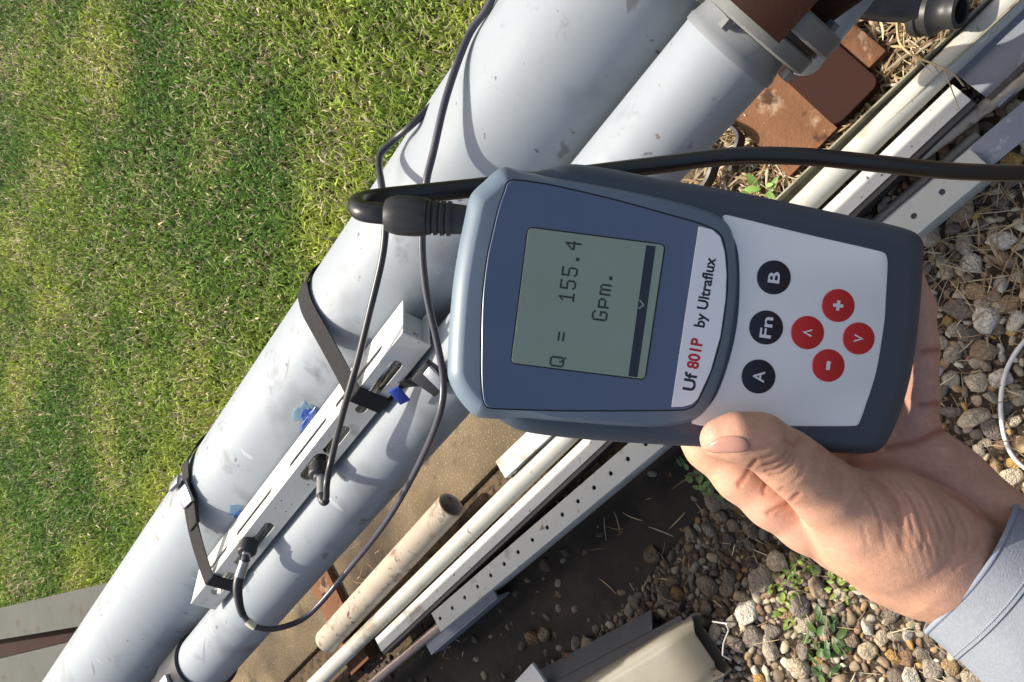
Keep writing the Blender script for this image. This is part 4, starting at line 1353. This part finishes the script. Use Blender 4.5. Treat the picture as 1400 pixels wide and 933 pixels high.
meter.part('lettering', print_text('801P', (954, 505.5), 42, 16, hb, tr=TR2, tu=TU2, bold=.03), m_red, 30, logo)
meter.part('lettering', print_text('by', (961.5, 449.5), 22, 11, hb, tr=TR2, tu=TU2), m_kprint, 30, logo) if False else None
def words(s, o, px_per_em, col_, bold=.026):
    v, f = text_vf(s, 1.0, bold)
    x0 = v[:, 0].min()
    p = [np.asarray(o, float) + TR2 * (a - x0) * px_per_em + TU2 * b_ * px_per_em for a, b_ in v[:, :2]]
    meter.part('lettering', (np.array([DV(x, y, hb) for x, y in p]), f), col_, 30, logo)
words('by Ultraflux', (962.5, 448.5), 20.2, m_kprint)
kp = [(989.4, 294.6), (1010, 298), (1100, 320), (1200, 343), (1211, 348), (1213.5, 362), (1211, 410), (1209, 441), (1198, 508), (1184, 553), (1175, 578), (1169, 582.5), (1100, 583), (966, 583), (946, 579), (947, 574), (960, 565), (979.5, 540), (997, 492), (1008, 440), (1011, 381), (1007, 337), (992, 307)]
keyp = meter.part('keypad', dplate(kp, -.004, -.0013, 1.0, per=4), m_keypad, 30)
def button(x, y, r, m, mp, glyph, label):
    b_ = meter.part('button', dplate(np.array(circle(x, y, r, 40)), -.0016, -.00085, 1.2, False), m, 40, label=label)
    hh = -.0008
    if glyph in ('A', 'B', 'Fn'):
        v = print_text(glyph, (x, y), 29 if glyph == 'Fn' else 15.5, 15.5, hh, True, .018)
    elif glyph == '+':
        c = np.array([x, y], float)
        v = quads([[c + TR * a + TU * b2 for a, b2 in ((-7, -2.2), (7, -2.2), (7, 2.2), (-7, 2.2))], [c + TR * a + TU * b2 for a, b2 in ((-2.2, 2.2), (2.2, 2.2), (2.2, 7), (-2.2, 7))], [c + TR * a + TU * b2 for a, b2 in ((-2.2, -7), (2.2, -7), (2.2, -2.2), (-2.2, -2.2))]], hh)
    elif glyph == '-':
        c = np.array([x, y], float)
        v = quads([[c + TR * a + TU * b2 for a, b2 in ((-6, -2.6), (6, -2.6), (6, 2.6), (-6, 2.6))]], hh)
    else:
        s_ = 1 if glyph == '^' else -1
        c = np.array([x, y], float)
        v = quads([[c + TR * a + TU * b2 * s_ for a, b2 in ((-5.5, -6), (-3, -6), (0, 3), (0, 7))], [c + TR * a + TU * b2 * s_ for a, b2 in ((5.5, -6), (3, -6), (0, 3), (0, 7))]], hh)
    meter.part('button_mark', v, mp, 30, b_)
button(1037, 515, 23.3, m_navy, m_wprint, 'A', 'navy key marked A')
button(1047.5, 448, 23.3, m_navy, m_wprint, 'Fn', 'navy key marked Fn')
button(1058, 379.5, 23.3, m_navy, m_wprint, 'B', 'navy key marked B')
button(1146, 418, 22.6, m_red, m_wprint, '+', 'red key with a plus sign')
button(1104, 455, 22.8, m_red, m_wprint, '^', 'red key with an up arrow')
button(1174, 463, 22, m_red, m_wprint, 'v', 'red key with a down arrow')
button(1132.5, 500, 22.4, m_red, m_wprint, '-', 'red key with a minus sign')

# connector and cable of the meter
cd = DV_D - .0065
c0_, c1_ = DP(642, 301, cd), DP(518, 293, cd)
cax = unit(c1_ - c0_)
K = cd / FPX
prof = [(0, 19 * K), (14 * K, 20.5 * K), (22 * K, 21 * K)]
for i in range(4):
    t0 = 24 + i * 9
    prof += [(t0 * K, 21 * K), ((t0 + 1) * K, 23.5 * K), ((t0 + 6) * K, 24.3 * K), ((t0 + 7) * K, 21 * K)]
cable = Thing('meter_cable', 'thick black cable with a ribbed plug going into the meter', 'cable', c1_)
cable.part('plug_sleeve', lathe(c0_, cax, prof + [(61 * K, 22 * K), (61 * K, 10 * K)], 32), m_probe, 35)
nut_v, nut_f = [], []
segn = 60
npf = [(58, 15), (58, 25.2), (64, 26.5), (80, 27.5), (98, 27), (108, 24.8), (115, 21), (117, 15)]
aa = unit(np.cross(cax, FW)); bb_ = np.cross(cax, aa)
for i, (t_, r_) in enumerate(npf):
    for j in range(segn):
        th = 2 * math.pi * j / segn
        dip = 1.3 if (i in (2, 3, 4) and (j % 6) == 0) else 0
        nut_v.append(c0_ + cax * t_ * K + (aa * math.cos(th) + bb_ * math.sin(th)) * (r_ - dip) * K)
for i in range(len(npf) - 1):
    for j in range(segn):
        nut_f.append((i * segn + j, i * segn + (j + 1) % segn, (i + 1) * segn + (j + 1) % segn, (i + 1) * segn + j))
nut_f += [tuple(range(segn))[::-1], tuple((len(npf) - 1) * segn + j for j in range(segn))]
cable.part('plug_nut', (np.array(nut_v), nut_f), m_probe, 35)
tc_ = smooth_path([DP(x, y, z) for x, y, z in ((1500, 236, .43), (1400, 237, .42), (1300, 234, .412), (1200, 224, .405), (1100, 214.5, .40), (1000, 214, .397), (900, 226, .392), (820, 236, .387), (740, 246, .378), (650, 257, .367), (580, 264.5, .360), (525, 270.5, .353), (499, 275, .346), (489, 281, .337), (495, 288.5, .331), (512, 291.5, .3287), (530, 293, .3285), (548, 294, .3285))], 8)
m_cord = mat('black_cable', (.012, .012, .013), (.018, .018, .019), 40, .3, spec=.5)
cable.part('jacket', tube(tc_, .00445, 18), m_cord, 60)
# ================================================================== the hand (one continuous surface from a distance field)
def cm(x, y, z):                       # pixel + depth -> camera metres (right, up, depth)
    return V((x - 700) / FPX * z, (466.5 - y) / FPX * z, z)
GS = .0008
lo = np.array([(925 - 700) / FPX * .30, -.172, .298]); hi = np.array([.285, .045, .452])
nx, ny, nz_ = [int(math.ceil((hi[i] - lo[i]) / GS)) for i in range(3)]
gxs = (lo[0] + np.arange(nx) * GS).astype(np.float32)
gys = (lo[1] + np.arange(ny) * GS).astype(np.float32)
gzs = (lo[2] + np.arange(nz_) * GS).astype(np.float32)
def cone(a, ra, b, rb, flat=None):
    """rounded cone distance on its neighbourhood: returns (slices, values)"""
    m_ = .026
    mn = np.minimum(a - ra, b - rb) - m_; mxx = np.maximum(a + ra, b + rb) + m_
    sl = []
    for i, gsv in enumerate((gxs, gys, gzs)):
        i0 = int(np.searchsorted(gsv, mn[i])); i1 = int(np.searchsorted(gsv, mxx[i]))
        sl.append(slice(i0, i1))
    X, Y, Z = np.meshgrid(gxs[sl[0]], gys[sl[1]], gzs[sl[2]], indexing='ij', sparse=True)
    d = b - a
    L2 = float(d @ d) + 1e-12
    t = ((X - a[0]) * d[0] + (Y - a[1]) * d[1] + (Z - a[2]) * d[2]) / L2
    t = np.clip(t, 0, 1)
    dx, dy, dz = X - (a[0] + t * d[0]), Y - (a[1] + t * d[1]), Z - (a[2] + t * d[2])
    return tuple(sl), (np.sqrt(dx * dx + dy * dy + dz * dz) - (ra + t * (rb - ra))).astype(np.float32)
def zsh(x):                            # the meter leans, the hand behind it leans with it
    return 6.53e-5 * (min(max(x, 930), 1260) - 940)
def field(chains, k):
    F_ = np.full((nx, ny, nz_), .05, np.float32)
    for chain in chains:
        for (p, q) in zip(chain[:-1], chain[1:]):
            zp, zq = p[2] + zsh(p[0]), q[2] + zsh(q[0])
            a, b = cm(p[0], p[1], zp), cm(q[0], q[1], zq)
            ra, rb = p[3] * zp / FPX, q[3] * zq / FPX
            sl, d = cone(a, ra, b, rb)
            e = F_[sl]
            h_ = np.clip(k - np.abs(e - d), 0, None) / k
            F_[sl] = np.minimum(e, d) - h_ * h_ * k * .25
    return F_
def smin(a, b, k):
    h_ = np.clip(k - np.abs(a - b), 0, None) / k
    return np.minimum(a, b) - h_ * h_ * k * .25
thumb = [[(982, 601, .3255, 24), (1006, 599, .3235, 29.5), (1040, 604, .3245, 33.5), (1076, 629, .329, 37), (1100, 648, .334, 38), (1130, 674, .340, 43), (1170, 704, .347, 58), (1212, 721, .352, 74), (1272, 768, .355, 75), (1322, 796, .352, 60)],
         [(1212, 722, .352, 74), (1262, 738, .356, 72), (1345, 778, .364, 64)],
         [(1170, 740, .355, 50), (1215, 772, .36, 47), (1275, 795, .362, 45)]]
palm = [[(1235, 590, .394, 40), (1290, 668, .392, 58), (1345, 727, .380, 64), (1385, 768, .366, 56)],
        [(1190, 650, .394, 48), (1260, 700, .39, 60), (1330, 780, .370, 66), (1385, 828, .356, 58)],
        [(1150, 740, .374, 38), (1230, 778, .372, 42), (1300, 812, .366, 42), (1365, 868, .350, 40)]]
index = [[(1165, 745, .372, 44), (1105, 712, .371, 42), (1056, 684, .373, 37), (1012, 652, .377, 33), (968, 612, .384, 29), (938, 570, .389, 27)],
         [(938, 570, .389, 27), (932, 535, .392, 25), (940, 500, .393, 23)]]
others = [[(1130, 690, .396, 40), (1120, 560, .3975, 34), (1112, 460, .3975, 31), (1105, 370, .3965, 27)],
          [(1185, 650, .396, 42), (1182, 540, .3975, 34), (1178, 450, .3975, 31), (1172, 370, .3965, 27)],
          [(1238, 600, .3945, 40), (1247, 545, .392, 33), (1249, 475, .391, 31), (1246, 420, .391, 29), (1236, 385, .391, 26)]]
Ft = field(thumb, .008)
Fp = smin(field(palm, .010), field(index, .005), .006)
Fp = smin(Fp, field(others, .0035), .005)
FLD = smin(Ft, Fp, .0035)
del Ft, Fp
# surface nets
ins = FLD < 0
def surface_nets(Fv):
    s = Fv < 0
    c = np.zeros((nx - 1, ny - 1, nz_ - 1), np.int8)
    for i in (0, 1):
        for j in (0, 1):
            for k in (0, 1):
                c += s[i:nx - 1 + i, j:ny - 1 + j, k:nz_ - 1 + k]
    act = (c > 0) & (c < 8)
    ids = -np.ones(act.shape, np.int64)
    cells = np.argwhere(act)
    ids[act] = np.arange(len(cells))
    acc = np.zeros((len(cells), 3)); cnt = np.zeros(len(cells))
    corners = [(i, j, k) for i in (0, 1) for j in (0, 1) for k in (0, 1)]
    vals = {cr: Fv[cells[:, 0] + cr[0], cells[:, 1] + cr[1], cells[:, 2] + cr[2]] for cr in corners}
    for a in corners:
        for ax in range(3):
            if a[ax] == 1: continue
            b = list(a); b[ax] = 1; b = tuple(b)
            va, vb = vals[a], vals[b]
            m_ = (va < 0) != (vb < 0)
            t = np.where(m_, va / (va - vb + 1e-20), 0)
            p = np.repeat(np.array(a, float)[None], len(cells), 0)
            p[:, ax] += t
            acc[m_] += p[m_]; cnt[m_] += 1
    verts = (cells + acc / cnt[:, None]) * GS + lo
    quads_ = []
    for ax in range(3):
        sl0 = [slice(1, -1)] * 3; sl1 = [slice(1, -1)] * 3
        sl0[ax] = slice(0, -1); sl1[ax] = slice(1, None)
        A_, B_ = s[tuple(sl0)], s[tuple(sl1)]
        for flipf, m_ in ((False, A_ & ~B_), (True, ~A_ & B_)):
            e = np.argwhere(m_)
            off = np.ones(3, int); off[ax] = 0
            e = e + off
            u, w = [(1, 2), (2, 0), (0, 1)][ax]
            def cid(du, dw):
                q = e.copy(); q[:, u] -= du; q[:, w] -= dw
                return ids[q[:, 0], q[:, 1], q[:, 2]]
            q = np.stack([cid(1, 1), cid(0, 1), cid(0, 0), cid(1, 0)], 1)
            if flipf: q = q[:, ::-1]
            quads_.append(q)
    Q = np.concatenate(quads_)
    return verts, Q[(Q >= 0).all(1)]
hv, hq = surface_nets(FLD)
# keep what reaches the sleeve; cut beyond it
def relax(v, q, it, lam=.5):
    e = np.concatenate([q[:, [0, 1]], q[:, [1, 2]], q[:, [2, 3]], q[:, [3, 0]]])
    e = np.concatenate([e, e[:, ::-1]])
    n = np.bincount(e[:, 0], minlength=len(v))[:, None].clip(1)
    for k in range(it):
        s = np.zeros_like(v)
        for a in range(3): s[:, a] = np.bincount(e[:, 0], v[e[:, 1], a], len(v))
        v = v + (lam if k % 2 == 0 else -lam * .9) * (s / n - v)
    return v
hv = relax(hv, hq, 16)
def normals(v, q):
    n = np.cross(v[q[:, 2]] - v[q[:, 0]], v[q[:, 3]] - v[q[:, 1]])
    N_ = np.zeros_like(v)
    for k in range(4):
        for a in range(3): N_[:, a] += np.bincount(q[:, k], n[:, a], len(v))
    return N_ / (np.linalg.norm(N_, axis=1)[:, None] + 1e-12)
hn = normals(hv, hq)
if (hn * (hv - hv.mean(0))).sum() < 0:
    hq = hq[:, ::-1]; hn = -hn
hpx = np.stack([700 + FPX * hv[:, 0] / hv[:, 2], 466.5 - FPX * hv[:, 1] / hv[:, 2]], 1)
front = np.clip(-hn[:, 2] * 2.5, 0, 1)                 # faces the camera
def seg_dist(P, pts):
    d = np.full(len(P), 1e9)
    pts = np.asarray(pts, float)
    for a, b in zip(pts[:-1], pts[1:]):
        ab = b - a
        t = np.clip(((P - a) @ ab) / (ab @ ab), 0, 1)
        d = np.minimum(d, np.linalg.norm(P - a - t[:, None] * ab, axis=1))
    return d
creases = [  # (points, depth in mm, width in px, redness)
    ([(1046, 636), (1058, 634), (1072, 624), (1078, 616)], .5, 2.2, .4), ([(1047, 645), (1060, 643), (1076, 632), (1084, 620)], .5, 2.2, .4), ([(1054, 650), (1068, 648), (1082, 636), (1089, 622)], .35, 2.2, .3),
    ([(1040, 628), (1052, 625), (1064, 616)], .4, 2.4, .3), ([(1085, 660), (1096, 650), (1100, 636)], .25, 3, .15), ([(1030, 615), (1044, 613), (1058, 606)], .25, 2.5, .2), ([(1074, 602), (1086, 608), (1093, 600)], .35, 2.5, .5),
    ([(1034, 630), (1026, 640), (1020, 650), (1010, 662)], .6, 3.0, .7), ([(1092, 676), (1078, 688), (1064, 695), (1050, 702)], .6, 3.0, .7), ([(1048, 660), (1044, 672), (1046, 676)], .5, 2.6, .5), ([(1070, 668), (1062, 676)], .35, 2.4, .4), ([(1080, 692), (1062, 704)], .35, 2.2, .4),
    ([(1190, 655), (1212, 668), (1228, 690), (1234, 720), (1236, 748)], .55, 7, .25), ([(1190, 652), (1212, 664), (1230, 688), (1236, 716)], .4, 2.4, .4), ([(1180, 668), (1196, 690), (1200, 702)], .45, 3, .2),
    ([(1228, 660), (1250, 690), (1262, 725), (1262, 750)], .35, 2.4, .2), ([(1245, 655), (1272, 690), (1286, 730), (1284, 758)], .32, 2.6, .2), ([(1262, 655), (1292, 690), (1306, 725), (1304, 752)], .3, 2.6, .18), ([(1282, 672), (1312, 702), (1324, 735), (1318, 760)], .3, 2.8, .15),
    ([(1312, 745), (1290, 775), (1272, 792)], .18, 3.6, .2), ([(1340, 740), (1326, 760), (1306, 778)], .25, 3.6, .2), ([(1248, 680), (1264, 715), (1268, 745)], .22, 2, .15), ([(1215, 655), (1236, 680), (1246, 715), (1248, 748)], .28, 2.2, .15), ([(1272, 668), (1298, 702), (1308, 742)], .2, 2, .1),
    ([(1214, 612), (1250, 606), (1276, 594), (1296, 584)], 1.2, 3.4, .8), ([(1262, 481), (1282, 479)], .9, 3, .8), ([(1258, 554), (1284, 552)], .9, 3, .8), ([(1165, 633), (1230, 636), (1290, 665), (1345, 705), (1390, 730)], .9, 4.5, .5),
    ([(1010, 667), (1022, 654)], .3, 2, .3), ([(1180, 720), (1186, 745)], .2, 3, .1), ([(1204, 716), (1212, 748)], .2, 3, .1)]
red = np.zeros(len(hv))
disp = np.zeros(len(hv))
for pts, dep, w, rd in creases:
    d = seg_dist(hpx, smooth_path(np.c_[np.array(pts, float), np.zeros(len(pts))], 5)[:, :2] if len(pts) > 2 else pts)
    g_ = np.exp(-(d / w) ** 2)
    disp -= dep * .0008 * (g_ - .14 * np.exp(-((d - 1.9 * w) / (1.1 * w)) ** 2)) * front
    red = np.maximum(red, rd * np.exp(-(d / (w * 1.6)) ** 2) * front)
# fine wrinkling over the ball of the thumb and slight lumpiness everywhere
nzv = np.array([noise.noise(Vector(p) * 60) for p in hv])
wr = np.sin((hpx[:, 0] * .93 + hpx[:, 1] * -.36 + 8 * nzv) * .55) * np.exp(-((hpx[:, 0] - 1275) / 60) ** 2 - ((hpx[:, 1] - 720) / 55) ** 2)
disp += .00010 * wr * front + .00022 * nzv
hv = hv + hn * disp[:, None]
m_skin = attr_mat('skin', .50, bump=.00008, bscale=700, spec=.4, speck=.10)
bs = m_skin.node_tree.nodes['Principled BSDF']
sN, sL = m_skin.node_tree.nodes, m_skin.node_tree.links
tcs = sN.new('ShaderNodeTexCoord')
vor = sN.new('ShaderNodeTexVoronoi')
vor.feature = 'DISTANCE_TO_EDGE'
vor.inputs['Scale'].default_value = 850
mps = sN.new('ShaderNodeMapping')
mps.inputs['Scale'].default_value = (1, .55, 1)
mps.inputs['Rotation'].default_value = (0, 0, .9)
sL.new(tcs.outputs['Object'], mps.inputs[0])
sL.new(mps.outputs[0], vor.inputs['Vector'])
mrs = sN.new('ShaderNodeMapRange')
mrs.inputs[2].default_value = .12
sL.new(vor.outputs['Distance'], mrs.inputs[0])
bps = sN.new('ShaderNodeBump')
bps.inputs['Distance'].default_value = .00012
bps.inputs['Strength'].default_value = .45
sL.new(mrs.outputs[0], bps.inputs['Height'])
old = bs.inputs['Normal'].links[0].from_socket
sL.new(old, bps.inputs['Normal'])
sL.new(bps.outputs[0], bs.inputs['Normal'])
bs.inputs['Subsurface Weight'].default_value = .22
bs.inputs['Subsurface Radius'].default_value = (1.0, .35, .2)
bs.inputs['Subsurface Scale'].default_value = .004
tan = np.array([.55, .312, .192]); pink = np.array([.60, .325, .235]); redc = np.array([.38, .14, .085])
n2v = np.array([noise.noise(Vector(p) * 140 + Vector((9, 3, 1))) for p in hv])
# back of the hand is tan, the palm side pinker
kpink = np.clip(.5 + .35 * nzv + .5 * np.clip((hpx[:, 0] - 1150) / 120, -.4, .6) * (hpx[:, 1] < 700) + .45 * np.exp(-((hpx[:, 0] - 1045) / 60) ** 2 - ((hpx[:, 1] - 690) / 40) ** 2) + .5 * np.exp(-((hpx[:, 0] - 985) / 35) ** 2 - ((hpx[:, 1] - 590) / 30) ** 2), 0, 1)[:, None]
hc = tan * (1 - kpink) + pink * kpink
hc = hc * (1 + .10 * n2v[:, None])
hc = hc * (1 - red[:, None]) + redc * red[:, None]
def c2w(v):
    return CAM + v[:, :1] * (-UPV) + v[:, 1:2] * RT + v[:, 2:3] * FW
wv = c2w(hv)
hand_loc = DP(1330, 780, .37)
me = fast_mesh('hand', wv - hand_loc, hq, m_skin, hc, True, 4)
person = tag(link('person', None, None, tuple(hand_loc)), 'left hand in a pale grey-blue sleeve holding the meter', 'person')
person.empty_display_size = .02
hand = link('hand', me, person)
# thumb nail, laid on the surface
from mathutils.bvhtree import BVHTree
bvh = BVHTree.FromPolygons([Vector(p) for p in wv], [tuple(int(i) for i in q) for q in hq])
def surf(x, y, off):
    r = Vector(unit(ray(x, y)))
    hit, nrm, _, _ = bvh.ray_cast(Vector(CAM), r)
    if hit is None: return None
    if nrm.dot(r) > 0: nrm = -nrm
    return np.array(hit + nrm * off)
nail_px = closed_smooth([(961, 614), (970, 605.5), (981, 599), (994, 595.5), (1010, 596), (1022, 601), (1027, 608), (1026, 614), (1019, 617.5), (1004, 619.5), (984, 620), (968, 618)], 4)
cn = nail_px.mean(0)
vs, fs = [], []
ok_ = True
rings_ = [1.0, .93, .8, .55, .25]
for i, k in enumerate(rings_):
    for p in nail_px:
        x, y = cn + (p - cn) * k
        s_ = surf(x, y, (-.0004, .00035, .0006, .0007, .0007)[i])
        if s_ is None: s_ = DP(x, y, .3225)
        vs.append(s_)
n = len(nail_px)
for i in range(len(rings_) - 1):
    for j in range(n):
        fs.append((i * n + j, i * n + (j + 1) % n, (i + 1) * n + (j + 1) % n, (i + 1) * n + j))
fs.append(tuple((len(rings_) - 1) * n + j for j in range(n)))
m_nail = mat('nail', (.44, .225, .165), (.49, .26, .19), 60, .25, sub=.15, spec=.5, coat=.2)
link('thumb_nail', mesh_of('thumb_nail', np.array(vs) - hand_loc, fs, m_nail, 180), hand)

# ---------------------------------------------------------------- sleeve
def sleeve_mat(name, c1, c2):
    m = mat(name, c1, c2, 25, .9, bump=.0004, bscale=1300, spec=.1, c3=tuple(x * 1.05 for x in c1), s3=500, t3=.55, soft3=.08)
    return m
m_cloth = sleeve_mat('pale_blue_cloth', (.245, .265, .298), (.215, .235, .268))
ax0 = cm(1329, 779, .376)
axd = unit(V(.75, -.65, -.55))
sw = unit(np.cross(axd, V(0, 0, 1)))          # across, in the picture plane
if sw[1] < 0: sw = -sw
sdp = unit(np.cross(axd, sw))
if sdp[2] > 0: sdp = -sdp                    # towards the camera
def sleeve(r_in, t0, t1, nt, seg=96, lift=0.0):
    v = []
    for i in range(nt):
        t = t0 + (t1 - t0) * i / (nt - 1)
        for j in range(seg):
            a = 2 * math.pi * j / seg
            rx = .0362 + .10 * t * .18 + r_in
            ry = .0300 + .10 * t * .18 + r_in
            ca, sa = math.cos(a), math.sin(a)
            # cuff edge bows: reaches further over the back of the wrist
            tt = t + (.006 * (sa * sa) - .003 * ca) * (1 - min(1, t / .06)) - .004 * abs(sa) * (1 - min(1, t / .06))
            wrk = .0026 * noise.noise(Vector((ca * 1.6, sa * 1.6, t * 26))) + .0022 * noise.noise(Vector((ca * .9 + 5, sa * .9, t * 13 + ca * 2)))
            fold = .0032 * math.sin(t * 95 + 2.2 * ca + 1.3 * sa) * min(1, max(0, t - .03) / .03) * (.5 + .5 * ca)
            k = lift + wrk * min(1, max(0, t - .012) / .03 + .25) + fold
            v.append(ax0 + axd * tt + sw * ca * (rx + k) + sdp * sa * (ry + k))
    f = [(i * seg + j, (i + 1) * seg + j, (i + 1) * seg + (j + 1) % seg, i * seg + (j + 1) % seg) for i in range(nt - 1) for j in range(seg)]
    return np.array(v), f
o1, fo = sleeve(0, 0, .30, 110)
i1, fi = sleeve(-.0016, 0, .30, 110)
nseg = 96
vv = np.concatenate([o1, i1]); N0 = len(o1)
ff = fo + [tuple(N0 + i for i in q[::-1]) for q in fi] + [(j, (j + 1) % nseg, N0 + (j + 1) % nseg, N0 + j) for j in range(nseg)]
link_sl = link('sleeve', mesh_of('sleeve', c2w(vv) - hand_loc, ff, m_cloth, 180), person)
# hem: a doubled band standing proud, its edge piping and a row of stitches
h1_, hf = sleeve(0, .001, .0165, 8, lift=.0009)
h2_, _ = sleeve(0, .001, .0165, 8, lift=.0001)
hv_ = np.concatenate([h1_, h2_])
hff = hf + [(j, (j + 1) % nseg, len(h1_) + (j + 1) % nseg, len(h1_) + j) for j in range(nseg)] + [(7 * nseg + (j + 1) % nseg, 7 * nseg + j, len(h1_) + 7 * nseg + j, len(h1_) + 7 * nseg + (j + 1) % nseg) for j in range(nseg)]
link('hem', mesh_of('hem', c2w(hv_) - hand_loc, hff, m_cloth, 60), link_sl)
ep, _ = sleeve(0, .0, .0, 1 + 1, lift=.0003)
ring = c2w(ep[:nseg])
link('piping', mesh_of('piping', tube(np.vstack([ring, ring[:1]]), .0013, 8, False)[0] - hand_loc, tube(np.vstack([ring, ring[:1]]), .0013, 8, False)[1], mat('piping_cloth', (.26, .29, .35), None, 60, .85, bump=.0002, bscale=1500), 60), link_sl)
st_, _ = sleeve(0, .0145, .0146, 2, lift=.0011)
sv_, sf_ = [], []
for j in range(0, nseg):
    a, b = c2w(st_[[j, (j + 1) % nseg]])
    for u0, u1 in ((.05, .42), (.55, .92)):
        tv, tf = tube(np.array([a + (b - a) * u0, a + (b - a) * u1]), .00035, 5)
        sf_ += [tuple(i + len(sv_) for i in q) for q in tf]
        sv_ += list(tv)
link('stitching', mesh_of('stitching', np.array(sv_) - hand_loc, sf_, mat('thread', (.33, .36, .42), None, 60, .8), None), link_sl)
